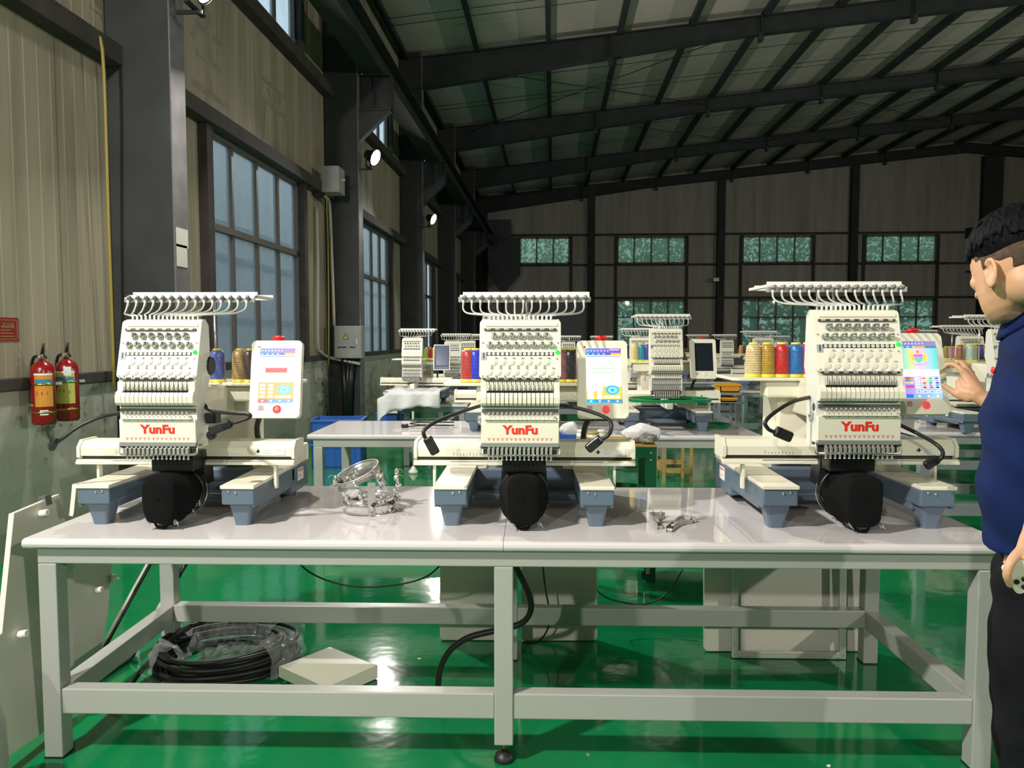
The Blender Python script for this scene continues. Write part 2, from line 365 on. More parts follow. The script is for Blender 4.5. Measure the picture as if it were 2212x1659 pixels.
for k, (a, c) in enumerate(WIN):
    for j, (z0, z1) in enumerate(WZ):
        b = B(); t = 0.045; x0, x1 = XW-0.07, XW+0.015
        b.box(x0, x1, a, c, z0, z0+t).box(x0, x1, a, c, z1-t, z1).box(x0, x1, a, a+t, z0, z1).box(x0, x1, c-t, c, z0, z1)
        for i in (1, 2, 3): yy = a + (c-a)*i/4; b.box(x0, x1-0.02, yy-0.025, yy+0.025, z0, z1)
        if j == 0: b.box(x0, x1, a, c, 2.63, 2.70)
        f = struct('window_%d' % wi, b.mesh('window', 'winframe')); wi += 1
        obj('pane', B().box(XW-0.045, XW-0.04, a, c, z0, z1).mesh('pane', 'glass'), f)
for k, (a, c, z0, z1) in enumerate(holesF):
    b = B(); t = 0.07; y0, y1 = YF-0.05, YF+0.06
    b.box(a, c, y0, y1, z0, z0+t).box(a, c, y0, y1, z1-t, z1).box(a, a+t, y0, y1, z0, z1).box(c-t, c, y0, y1, z0, z1)
    for i in (1, 2, 3): xx = a + (c-a)*i/4; b.box(xx-0.03, xx+0.03, y0, y1, z0, z1)
    if k >= 4:
        b.box(a, c, y0, y1, z1-0.85, z1-0.80)
    f = struct('window_%d' % wi, b.mesh('window', 'winframe')); wi += 1
    obj('pane', B().box(a, c, YF+0.02, YF+0.025, z0, z1).mesh('pane', 'fglass'), f)
# girts on the left wall (broken at the windows only below)
def gi(name, b, n): return struct(name, b.mesh(name, 'girt'))
gi('trim_2', B().box(XW, XW+0.16, -8, YF, 3.66, 3.82, 0.01), 0)
gi('trim_3', B().box(XW, XW+0.16, -8, YF, 5.25, 5.42, 0.01), 0)
gi('trim_4', B().box(XW, XW+0.16, -8, YF, 7.2, 7.36, 0.01), 0)
n = 5
for (a, c) in WIN:
    for y in (a-0.14, c):
        gi('trim_%d' % n, B().box(XW, XW+0.10, y, y+0.14, ZC+0.055, 3.66), 0); n += 1
        gi('trim_%d' % n, B().box(XW, XW+0.10, y, y+0.14, 5.42, 7.2), 0); n += 1
for z in (UZ0-0.10, UZ1+0.03, LZ1+0.02):
    gi('trim_%d' % n, B().box(XW, XR, YF-0.10, YF, z, z+0.10), 0); n += 1
for (a, c) in FW:
    for x in (a-0.12, c): gi('trim_%d' % n, B().box(x, x+0.12, YF-0.09, YF, 1.0, UZ1), 0); n += 1
# wall columns (H sections) with corbels for the crane beam
place_words = ['beside the fire extinguishers, the widest dark post', 'behind the left embroidery machine, carrying the grey cabinet', 'third along the left wall, second lit floodlight on it', 'fourth along the left wall', 'fifth along the left wall, before the far corner', 'sixth, at the far left corner']
def column_mesh():
    b = B(); x0, x1 = XW+0.01, -3.07
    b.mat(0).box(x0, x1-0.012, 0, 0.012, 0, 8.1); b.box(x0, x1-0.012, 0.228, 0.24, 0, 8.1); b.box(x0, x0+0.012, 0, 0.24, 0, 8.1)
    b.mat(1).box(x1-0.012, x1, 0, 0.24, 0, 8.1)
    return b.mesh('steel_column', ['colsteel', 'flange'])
for k in range(7):
    y = COLY[k]
    if k == 0: continue
    lab = 'dark steel wall column ' + place_words[k-1]
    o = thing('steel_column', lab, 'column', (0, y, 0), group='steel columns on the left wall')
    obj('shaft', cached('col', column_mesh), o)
    if k == 1:
        a_, c_ = at(386, 575, X=-3.068), at(414, 500, X=-3.068)
        obj('paint_patch', B().box(-3.0695, -3.067, 0.02, 0.20, a_.z, a_.z+0.18).box(-3.0695, -3.067, 0.02, 0.22, a_.z+0.16, c_.z).mesh('paint_patch', 'cream2'), o, label='patch of peeling cream paint')
    def corb():
        b = B(); z1 = 5.6; x0, x1 = -3.07, -2.55
        b.box(x0, x1, 0.02, 0.22, z1-0.02, z1).box(x0, x1, 0.02, 0.22, z1-0.56, z1-0.54).box(x0, x1-0.01, 0.115, 0.125, z1-0.55, z1-0.01).box(x1-0.012, x1, 0.02, 0.22, z1-0.56, z1)
        b.box(x0+0.25, x0+0.262, 0.02, 0.22, z1-0.55, z1)
        b.loft([[(x0, yy, z1-0.56), (x1-0.03, yy, z1-0.56), (x0, yy, z1-1.02)] for yy in (0.05, 0.19)])
        return b.mesh('corbel', 'colsteel')
    obj('corbel', cached('corbel', corb), o)
# crane runway beam, in one length per bay
names = ['nearest length of the dark crane runway beam, running out of the top of the frame', 'length of crane runway beam beyond the column with the grey cabinet', 'length of crane runway beam past the second floodlight', 'length of crane runway beam over the fourth bay', 'length of crane runway beam next to the far corner']
for k in range(1, 6):
    y0, y1 = COLY[k]+0.12, COLY[k+1]+0.12; o = thing('crane_beam', names[k-1], 'beam', (0, y0, 0), group='crane runway beam on the left wall')
    b = B(); b.box(-3.0, -2.66, 0, y1-y0-0.02, 5.6, 5.62).box(-2.84, -2.82, 0, y1-y0-0.02, 5.62, 6.06).box(-3.0, -2.66, 0, y1-y0-0.02, 6.06, 6.08)
    obj('girder', b.mesh('girder', 'beam'), o)
    b = B(); b.box(-2.86, -2.80, 0, y1-y0-0.02, 6.08, 6.13); obj('rail', b.mesh('rail', 'flange'), o)
    b = B(); L = y1-y0-0.02
    b.box(-3.06, -3.0, 0, L, 6.0, 6.03).box(-3.06, -3.0, 0, L, 6.45, 6.48)
    for i in range(9): yy = L*(i+0.3)/9; b.box(-3.05, -3.02, yy, yy+0.16, 6.03, 6.45)
    obj('walkway_panel', b.mesh('walkway_panel', 'colsteel'), o)
# eave duct strip and rafters
for k in range(0, 7):
    y = COLY[k] if k < 6 else YF-0.3
    lab = ['overhead rafter above the camera', 'rafter over the first wall column', 'rafter over the second wall column', 'nearest dark roof rafter seen crossing the top of the photo', 'second dark roof rafter from the camera', 'third dark roof rafter from the camera', 'dark roof rafter against the far wall'][k]
    o = thing('roof_rafter', lab, 'rafter', (0, y, 0), group='steel roof rafters')
    def raf():
        b = B(); xs = [XW+0.05, 4.3, 18.5, XR]
        def D(x): return 0.72 - (0.72-0.38)*(x-XW)/(4.3-XW) if x < 4.3 else 0.38
        for side in (0, 1): pass
        b.loft([[(x, 0.10, roofz(x)-0.16), (x, 0.115, roofz(x)-0.16), (x, 0.115, roofz(x)-0.16-D(x)), (x, 0.10, roofz(x)-0.16-D(x))] for x in xs])
        b.loft([[(x, 0.0, roofz(x)-0.15), (x, 0.22, roofz(x)-0.15), (x, 0.22, roofz(x)-0.17), (x, 0.0, roofz(x)-0.17)] for x in xs])
        b.loft([[(x, 0.0, roofz(x)-0.16-D(x)), (x, 0.22, roofz(x)-0.16-D(x)), (x, 0.22, roofz(x)-0.18-D(x)), (x, 0.0, roofz(x)-0.18-D(x))] for x in xs])
        return b.mesh('beam_web', 'beam')
    obj('beam_web', cached('raf', raf), o)
    def stf(x):
        D = 0.72 - (0.72-0.38)*(x-XW)/(4.3-XW) if x < 4.3 else 0.38
        return B().box(-0.012, 0.012, 0.0, 0.10, -D, 0).box(-0.05, 0.05, 0.02, 0.2, -D-0.16, -D).mesh('stiffener', 'beam')
    for i, x in enumerate((1.3, 4.7, 8.1, 11.5, 14.9)):
        obj('stiffener', cached('stf%d' % i, lambda: stf(x)), o, (x, 0, roofz(x)-0.16))
ORD = 'first second third fourth fifth sixth seventh eighth ninth tenth eleventh twelfth thirteenth fourteenth fifteenth sixteenth'.split()
pur = cached('pur', lambda: B().box(-0.04, 0.04, 0, YF+8, -0.18, 0).box(-0.04, 0.075, 0, YF+8, -0.18, -0.16).mesh('roof_purlin', 'beam'))
for k in range(16):
    x = -3.45 + 1.65*k
    o = obj('roof_purlin', pur, None, (x, -8, roofz(x)-0.005 if x < 18 else roofz(x)-0.02))
    tag(o, 'dark steel purlin under the roof sheets, %s counted from the left wall' % ORD[k], 'purlin', 'roof purlins')
# dark colour standing in for the purlins' shadow bands; no mesh uses it
M['seam'] = mat('roof_shadow_band', (0.15, 0.18, 0.15), 0.6)
# cross bracing rods between the rafters
for (k, x0, x1) in ((3, -2.6, 4.6), (3, 4.6, -2.6), (4, 8, 14.5), (4, 14.5, 8), (4, 1, 7.5)):
    y0, y1 = COLY[k]+0.2, COLY[k+1]; b = B().tube([(x0, y0, roofz(x0)-0.35), (x1, y1, roofz(x1)-0.35)], 0.012, 6)
    tag(obj('bracing_rod', b.mesh('bracing_rod', 'beam')), 'thin roof bracing rod %s, rising to the %s' % ('behind the nearest visible rafter' if k == 3 else ('in the second visible bay, left part' if x0 == 1 else 'in the second visible bay, right part'), 'left' if x0 > x1 else 'right'), 'rod', 'roof bracing rods')
# two thin suspension wires of insulation, per bay
for k in (2, 3, 4):
    for f in (0.35, 0.62, 0.68):
        y = COLY[k] + 6*f; b = B().tube([(XW+0.1, y, roofz(XW)-0.17), (18.4, y, roofz(18.4)-0.17)], 0.007, 5)
        tag(obj('roof_wire', b.mesh('roof_wire', 'beam')), 'thin roof wire, %s in the %s' % ({0.35: 'nearest of three', 0.62: 'middle of three', 0.68: 'farthest of three'}[f], {2: 'bay before the nearest visible rafter', 3: 'first bay behind that rafter', 4: 'second bay behind that rafter'}[k]), 'wire', 'roof sag wires')
# far wall posts
for i, x in enumerate((1.74, 7.65, 13.6, 19.6)):
    w2 = 0.16 if i < 3 else 0.42; zt = roofz(x)-0.6
    lab = ['slim dark post on the far wall, leftmost of the four', 'dark post on the far wall with the small white lamp', 'dark post on the far wall above the right machine', 'thick dark post on the far wall beside the man\'s head'][i]
    b = B(); b.box(-w2, w2, -0.32, -0.30, 0, zt).box(-w2, w2, -0.03, -0.01, 0, zt).box(-0.01, 0.01, -0.30, -0.02, 0, zt)
    o = thing('wall_post', lab, 'post', (x, YF, 0), group='posts on the far wall'); obj('shaft', b.mesh('shaft', 'beam'), o)
    if i == 3:
        b = B(); b.box(-0.95, -0.42, -0.3, -0.05, 5.5, 5.95).loft([[(-0.95, y, 5.5), (-0.42, y, 5.5), (-0.42, y, 4.9)] for y in (-0.25, -0.08)]).box(-1.0, -0.55, -0.4, 0, 5.95, 6.4)
        obj('corbel', b.mesh('corbel', 'beam'), o)
# far left dark corner: ladder like duct hanging
b = B(); b.box(-3.0, -1.9, 34.4, 34.9, 5.9, 6.7).box(-2.9, -1.5, 34.5, 34.8, 4.3, 5.9).loft([[(-2.9, y, 4.3), (-1.5, y, 4.3), (-2.3, y, 3.4)] for y in (34.5, 34.8)])
tag(obj('ventilation_duct', b.mesh('ventilation_duct', 'colsteel')), 'dark angular duct hanging in the far left corner', 'duct')
# outside: trees beyond the far wall, ribbed shed beyond the left wall
M['leaf'] = mat('foliage', (0.16, 0.30, 0.07), 0.7, noise=0.75, nscale=3)
M['leaf2'] = mat('bright_foliage', (0.22, 0.40, 0.07), 0.7, noise=0.6, nscale=3)
M['bark'] = mat('bark', (0.05, 0.04, 0.03), 0.9)
M['grass'] = mat('grass', (0.10, 0.16, 0.05), 0.9)
def tree(i):
    b = B(); rnd = random.Random(i); r = Vector((0, 0, 0))
    b.mat(1).tube(spline([(0, 0, 0), (rnd.uniform(-.2, .2), 0, 1.5), (rnd.uniform(-.4, .4), 0, 3.2), (rnd.uniform(-.7, .7), 0, 5)]), [0.22-0.006*q for q in range(19)], 8)
    b.tube([(0, 0, 2.3), (1.1, 0.2, 3.6), (1.8, .2, 4.8)], [0.12, 0.08, 0.05], 6); b.tube([(0, 0, 2.6), (-1.0, 0.2, 4.0), (-1.5, .2, 5)], [0.11, 0.08, 0.05], 6)
    b.mat(0)
    for q in range(3200):
        a = rnd.uniform(0, 2*PI); rr = rnd.random()**.5*2.6; z = rnd.uniform(2.2, 8.0) if rnd.random() < .75 else rnd.uniform(0.2, 2.0)
        if z < 2.2: rr *= 0.8
        c = Vector((rr*math.cos(a), rr*math.sin(a)*0.6, z)); s = rnd.uniform(0.05, 0.17)
        u = Vector((rnd.uniform(-1, 1), rnd.uniform(-1, 1), rnd.uniform(-1, 1))).normalized(); v = u.orthogonal().normalized()
        b.quad(c+u*s, c+v*s*.6, c-u*s, c-v*s*.6)
    return b
for i, (x, y) in enumerate(((-2.0, 42), (1.6, 43), (5.0, 41.5), (7.6, 44), (10.8, 41.5), (13.6, 43), (17.2, 41.8), (20.8, 43))):
    me = cached('tree%d' % (i % 4), lambda: tree(i % 4).mesh('foliage', ['leaf2' if i % 4 == 2 else 'leaf', 'bark']))
    o = obj('tree', me, None, (x, y, 0), (0, 0, i*0.7), 1.0 + 0.08*(i % 3))
    tag(o, 'leafy green tree outside, %s' % ['seen through the leftmost far window', 'between the first and second far windows', 'filling the second far window from the left', 'between the second and third far windows', 'filling the third far window from the left', 'right of the third far window', 'filling the rightmost far window', 'beyond the thick far post beside the man'][i], 'tree', 'trees outside the far windows')
o = obj('lawn', B().box(-12, 40, 37, 60, -0.12, -0.02).mesh('lawn', 'grass')); o['kind'] = 'structure'
M['shed'] = wall_mat('pale_blue_ribbed_sheet', (0.80, 0.84, 0.84), (0.62, 0.68, 0.70), 1.0, 'y', 0.22)
b = B().box(-9.2, -9.0, -2, 44, 0, 9.0)
o = obj('neighbouring_shed', b.mesh('neighbouring_shed', 'shed')); tag(o, 'pale blue ribbed sheet shed wall seen through the left windows', 'building')
b = B()
for z in (1.9, 3.6, 4.5): b.box(-9.0, -8.94, -2, 44, z, z+0.14)
obj('gutter', b.mesh('gutter', mat('blue_grey_band', (0.22, 0.30, 0.36), 0.5)), o)
M['yard'] = mat('yard_concrete', (0.3, 0.3, 0.28), 0.8)
o = obj('yard', B().box(-9, XW-0.2, -3, 44, -0.12, -0.02).mesh('yard', 'yard')); o['kind'] = 'structure'
# ================================================================== embroidery machines
def ZY(yz): return 0.885 - yz*0.000544
def XK(xz): return (xz-815)*0.000531
def foot_b(): 
    b = B(); b.loft([rr for rr in ([(x, y, 0.0) for x, y in rrect(0.054, 0.06, 0.012)], [(x, y, 0.02) for x, y in rrect(0.06, 0.066, 0.012)], [(x, y, 0.088) for x, y in rrect(0.088, 0.095, 0.012)])], smooth=False)
    return b.mesh('foot', 'blue')
def base_b():
    b = B()
    for s in (-1, 1):
        x0, x1 = (0.205, 0.325) if s > 0 else (-0.325, -0.205)
        b.box(x0, x1, 0.178, 0.66, 0.084, 0.1425, 0.006)
        b.box(x0+0.004, x1-0.004, 0.25, 0.66, 0.06, 0.09, 0.004)
        xi = x0 if s < 0 else x1-0.012
        b.box(xi, xi+0.012, 0.185, 0.60, 0.074, 0.09, 0.003)
    b.box(-0.325, 0.325, 0.62, 0.86, 0.03, 0.1425, 0.008)
    b.box(-0.21, 0.21, 0.52, 0.64, 0.03, 0.055, 0.006)
    return b.mesh('base_frame', 'blue')
def cover_b(s):
    b = B(); pts = [(-0.326, 0.172), (-0.204, 0.172), (-0.204, 0.62), (-0.16, 0.62), (-0.16, 0.70), (-0.326, 0.70)]
    if s > 0: pts = [(-x, y) for x, y in pts][::-1]
    b.poly(pts, 0.014, Matrix.Translation((0, 0, 0.142)), bev=0.003)
    return b.mesh('arm_cover', 'cream')
def beam_b():
    b = B(); W2 = 0.4225
    prof = [(0.352, 0.234), (0.350, 0.266), (0.372, 0.290), (0.46, 0.290), (0.46, 0.234)]
    b.loft([[(x, y, z) for y, z in prof] for x in (-W2+0.012, W2-0.012)])
    prof2 = [(0.345, 0.230), (0.345, 0.268), (0.370, 0.295), (0.47, 0.295), (0.47, 0.222), (0.36, 0.222)]
    for x in (-W2, W2-0.012): b.loft([[(q, y, z) for y, z in prof2] for q in (x, x+0.012)])
    b.mat(1).box(-W2+0.01, W2-0.01, 0.365, 0.45, 0.216, 0.236)
    b.mat(2)
    for i in range(40):
        x = -0.27 + i*0.0125
        if -0.16 < x < 0.16: continue
        b.box(x, x+0.0008, 0.3496, 0.351, 0.240, 0.246 if i % 5 else 0.252)
    return b.mesh('pantograph_beam', ['cream', 'slot', 'steel'])
def rail_b():
    b = B(); W2 = 0.4225; b.box(-W2, W2, 0.335, 0.362, 0.203, 0.215, 0.002).box(-W2, W2, 0.342, 0.36, 0.215, 0.221)
    b.mat(1).box(-0.30, -0.14, 0.333, 0.336, 0.206, 0.2115).box(0.14, 0.30, 0.333, 0.336, 0.206, 0.2115)
    b.mat(2).box(-0.28, 0.30, 0.340, 0.346, 0.2145, 0.2185)
    return b.mesh('lower_rail', ['cream', 'white', 'steel'])
def panel_b(hw):
    b = B(); h2 = hw/2
    b.poly([(x, y) for x, y in rrect(hw, 0.215, 0.012, 3, 0, 0.1075)], 0.010, Matrix.Rotation(PI/2, 4, 'X') @ Matrix.Translation((0, 0, -0.006)), bev=0.002)
    return b.mesh('tension_panel', 'cream')
def head_b(hw):
    b = B(); h = hw/2 - 0.006
    b.loft([[(x, 0.172, 0.29), (x, 0.172, 0.545), (x, 0.178, 0.55), (x, 0.236, 0.755), (x, 0.262, 0.757), (x, 0.29, 0.735), (x, 0.30, 0.56), (x, 0.27, 0.50), (x, 0.26, 0.29)] for x in (-h, h)])
    return b.mesh('head_housing', 'cream2')
def takeup_b(hw, N):
    b = B(); h = hw/2-0.006; sp = 0.0158
    xs0 = -(N-1)/2*sp
    prof = [(0.172, ZY(645)), (0.160, ZY(650)), (0.158, ZY(705)), (0.146, ZY(718)), (0.138, ZY(745)), (0.139, ZY(785)), (0.148, ZY(803)), (0.172, ZY(806))]
    def seg(x0, x1): b.loft([[(x, y, z) for y, z in prof] for x in (x0, x1)])
    seg(-h, xs0-0.0085)
    for i in range(N):
        x = xs0 + i*sp
        b.loft([[(q, y, z) for y, z in prof[3:]] for q in (x-0.0066, x+0.0066)])
        b.loft([[(q, y, z) for y, z in [(0.172, ZY(645)), (0.160, ZY(650)), (0.158, ZY(706)), (0.172, ZY(706))]] for q in (x-0.0072, x-0.0016)])
        b.loft([[(q, y, z) for y, z in [(0.172, ZY(645)), (0.160, ZY(650)), (0.158, ZY(706)), (0.172, ZY(706))]] for q in (x+0.0026, x+0.0072)])
    seg(xs0+(N-1)*sp+0.0085, h)
    b.mat(1).box(-h+0.002, h-0.002, 0.1675, 0.173, ZY(806), ZY(646))
    return b.mesh('takeup_cover', ['cream', 'slot'])
def lever_b():
    b = B(); b.tube([(0, 0.166, ZY(650)), (0, 0.154, ZY(668)), (0, 0.150, ZY(700))], 0.0016, 6); b.box(-0.0022, 0.0022, 0.148, 0.156, ZY(703), ZY(682), 0.001)
    return b.mesh('takeup_lever', 'steel')
def knob_b():
    b = B(); b.lathe([(0.0105, 0), (0.0125, 0.002), (0.0125, 0.0045), (0.0105, 0.006), (0.0085, 0.009), (0.0065, 0.014), (0.0045, 0.019), (0.001, 0.0195)], 16, axis='-y')
    b.mat(1).ball((0.002, -0.016, 0.005), 0.0048, 2, (1, 1.6, 1))
    return b.mesh('tension_knob', ['chrome', 'dchrome'])
def disc_b():
    b = B(); b.lathe([(0.0125, 0), (0.0128, 0.001), (0.0120, 0.002), (0.0080, 0.0022), (0.0074, 0.0036), (0.0035, 0.004), (0.0005, 0.0041)], 18, axis='-y', smooth=False)
    b.mat(1).box(-0.011, -0.005, -0.006, 0, -0.016, -0.0135); b.box(0.004, 0.012, -0.006, 0, 0.014, 0.0155)
    return b.mesh('guide_wheel', ['disc', 'steel'])
def roller_b(hw, n):
    b = B(); w2 = hw/2-0.017; b.box(-w2, w2, -0.007, 0, -0.004, 0.004)
    b.mat(1)
    for i in range(n):
        x = -w2 + (i+0.5)*2*w2/n; b.box(x-w2/n*0.55, x+w2/n*0.45, -0.010, -0.001, -0.0035, 0.0035, 0.0015)
    return b.mesh('thread_guide_strip', ['slot', 'satin'])
def springs_b():
    b = B(); b.lathe([(0.0035, 0), (0.0042, 0.006), (0.0030, 0.008)], 10, (0, 0.160, ZY(852)), axis='-y')
    b.tube([(-0.004, 0.156, ZY(848)), (0.0, 0.150, ZY(858)), (0.005, 0.154, ZY(866)), (-0.002, 0.156, ZY(872))], 0.0015, 5)
    b.mat(1).box(-0.0065, 0.0065, 0.152, 0.166, ZY(893), ZY(874), 0.001)
    return b.mesh('check_spring', ['satin', 'cream'])
def presser_b():
    b = B(); b.box(-0.0042, 0.0042, 0.158, 0.166, ZY(1125), ZY(1070), 0.001); b.lathe([(0.0034, ZY(1160)), (0.0034, ZY(1110))], 8, (0, 0.158, 0)); 
    b.box(-0.0060, 0.0036, 0.148, 0.160, ZY(1126), ZY(1086), 0.001); b.lathe([(0.0046, ZY(1164)), (0.0046, ZY(1157))], 8, (0, 0.158, 0))
    return b.mesh('presser_foot', 'satin')
def stub_b():
    b = B(); b.lathe([(0.0036, -0.012), (0.0042, 0.0), (0.0042, 0.008), (0.003, 0.012)], 8); return b.mesh('tube_nipple', 'white')
def holder_b():
    b = B(); b.lathe([(0.0085, 0), (0.0095, 0.004), (0.007, 0.012), (0.003, 0.014)], 12, (0, 0, 0.0), axis='-y'); b.ball((0.003, -0.012, 0.003), 0.0065, 2, (1, 1, 1.3))
    b.mat(1).lathe([(0.0034, -0.030), (0.0045, -0.016), (0.0045, -0.008)], 8, (-0.004, -0.008, 0))
    return b.mesh('thread_holder', ['dchrome', 'white'])
def tri_text(n): return cached('tri%d' % n, lambda: _tri(n))
def _tri(n):
    b = B(); r = 0.0058
    P = [(-r, 0.0055), (r, 0.0055), (0, -0.0055)]; q = [(p[0]*0.72, p[1]*0.66+0.0006) for p in P]
    for i in range(3):
        j = (i+1) % 3; b.quad((P[i][0], -0.0004, P[i][1]), (P[j][0], -0.0004, P[j][1]), (q[j][0], -0.0004, q[j][1]), (q[i][0], -0.0004, q[i][1]))
    b.box(-0.0016, 0.0016, -0.0004, 0, -0.001, 0.003)
    return b.mesh('needle_mark', 'pinkp')
def numdisc(n):
    b = B(); b.lathe([(0.0056, 0), (0.0056, 0.0012), (0.0005, 0.0013)], 14, axis='-y', smooth=False)
    me = b.mesh('needle_number', ['paper', 'ink'])
    t = text_mesh(str(n), 0.0085, 'ink', 0.0001); t.transform(Matrix.Translation((0, -0.0016, 0)) @ Matrix.Rotation(PI/2, 4, 'X'))
    bm = bmesh.new(); bm.from_mesh(me); k = len(bm.faces); bm.from_mesh(t); bm.faces.ensure_lookup_table()
    for f in bm.faces[k:]: f.material_index = 1
    bm.to_mesh(me); bm.free(); bpy.data.meshes.remove(t); return me
# ---- screens
def ramp_emis(name, stops, s=1.0, axis='Z', rot=0.0, scale=1.0):
    m = bpy.data.materials.new(name); m.use_nodes = True; t = m.node_tree; b = t.nodes['Principled BSDF']
    tc = t.nodes.new('ShaderNodeTexCoord'); sx = t.nodes.new('ShaderNodeSeparateXYZ'); t.links.new(tc.outputs['Generated'], sx.inputs[0])
    r = t.nodes.new('ShaderNodeValToRGB')
    while len(r.color_ramp.elements) < len(stops): r.color_ramp.elements.new(0.5)
    for e, (p, c) in zip(r.color_ramp.elements, stops): e.position = p; e.color = (*c, 1)
    if rot:
        ml = t.nodes.new('ShaderNodeMath'); ml.operation = 'MULTIPLY_ADD'; ml.inputs[1].default_value = rot
        t.links.new(sx.outputs['X'], ml.inputs[0]); t.links.new(sx.outputs['Z'], ml.inputs[2]); t.links.new(ml.outputs[0], r.inputs['Fac'])
    else: t.links.new(sx.outputs[axis], r.inputs['Fac'])
    t.links.new(r.outputs['Color'], b.inputs['Emission Color']); b.inputs['Emission Strength'].default_value = s
    b.inputs['Base Color'].default_value = (0.01, 0.01, 0.01, 1); b.inputs['Roughness'].default_value = 0.2
    return m
EM = {}
def E_(hexs, s=1.0):
    k = (hexs, s)
    if k not in EM:
        c = [int(hexs[i:i+2], 16)/255 for i in (0, 2, 4)]; c = [x/12.92 if x < .04045 else ((x+.055)/1.055)**2.4 for x in c]
        EM[k] = emis('screen_colour_'+hexs, c, s)
    return EM[k]
DW, DH = 0.135, 0.213     # visible display size (local, x right, z up from the centre)
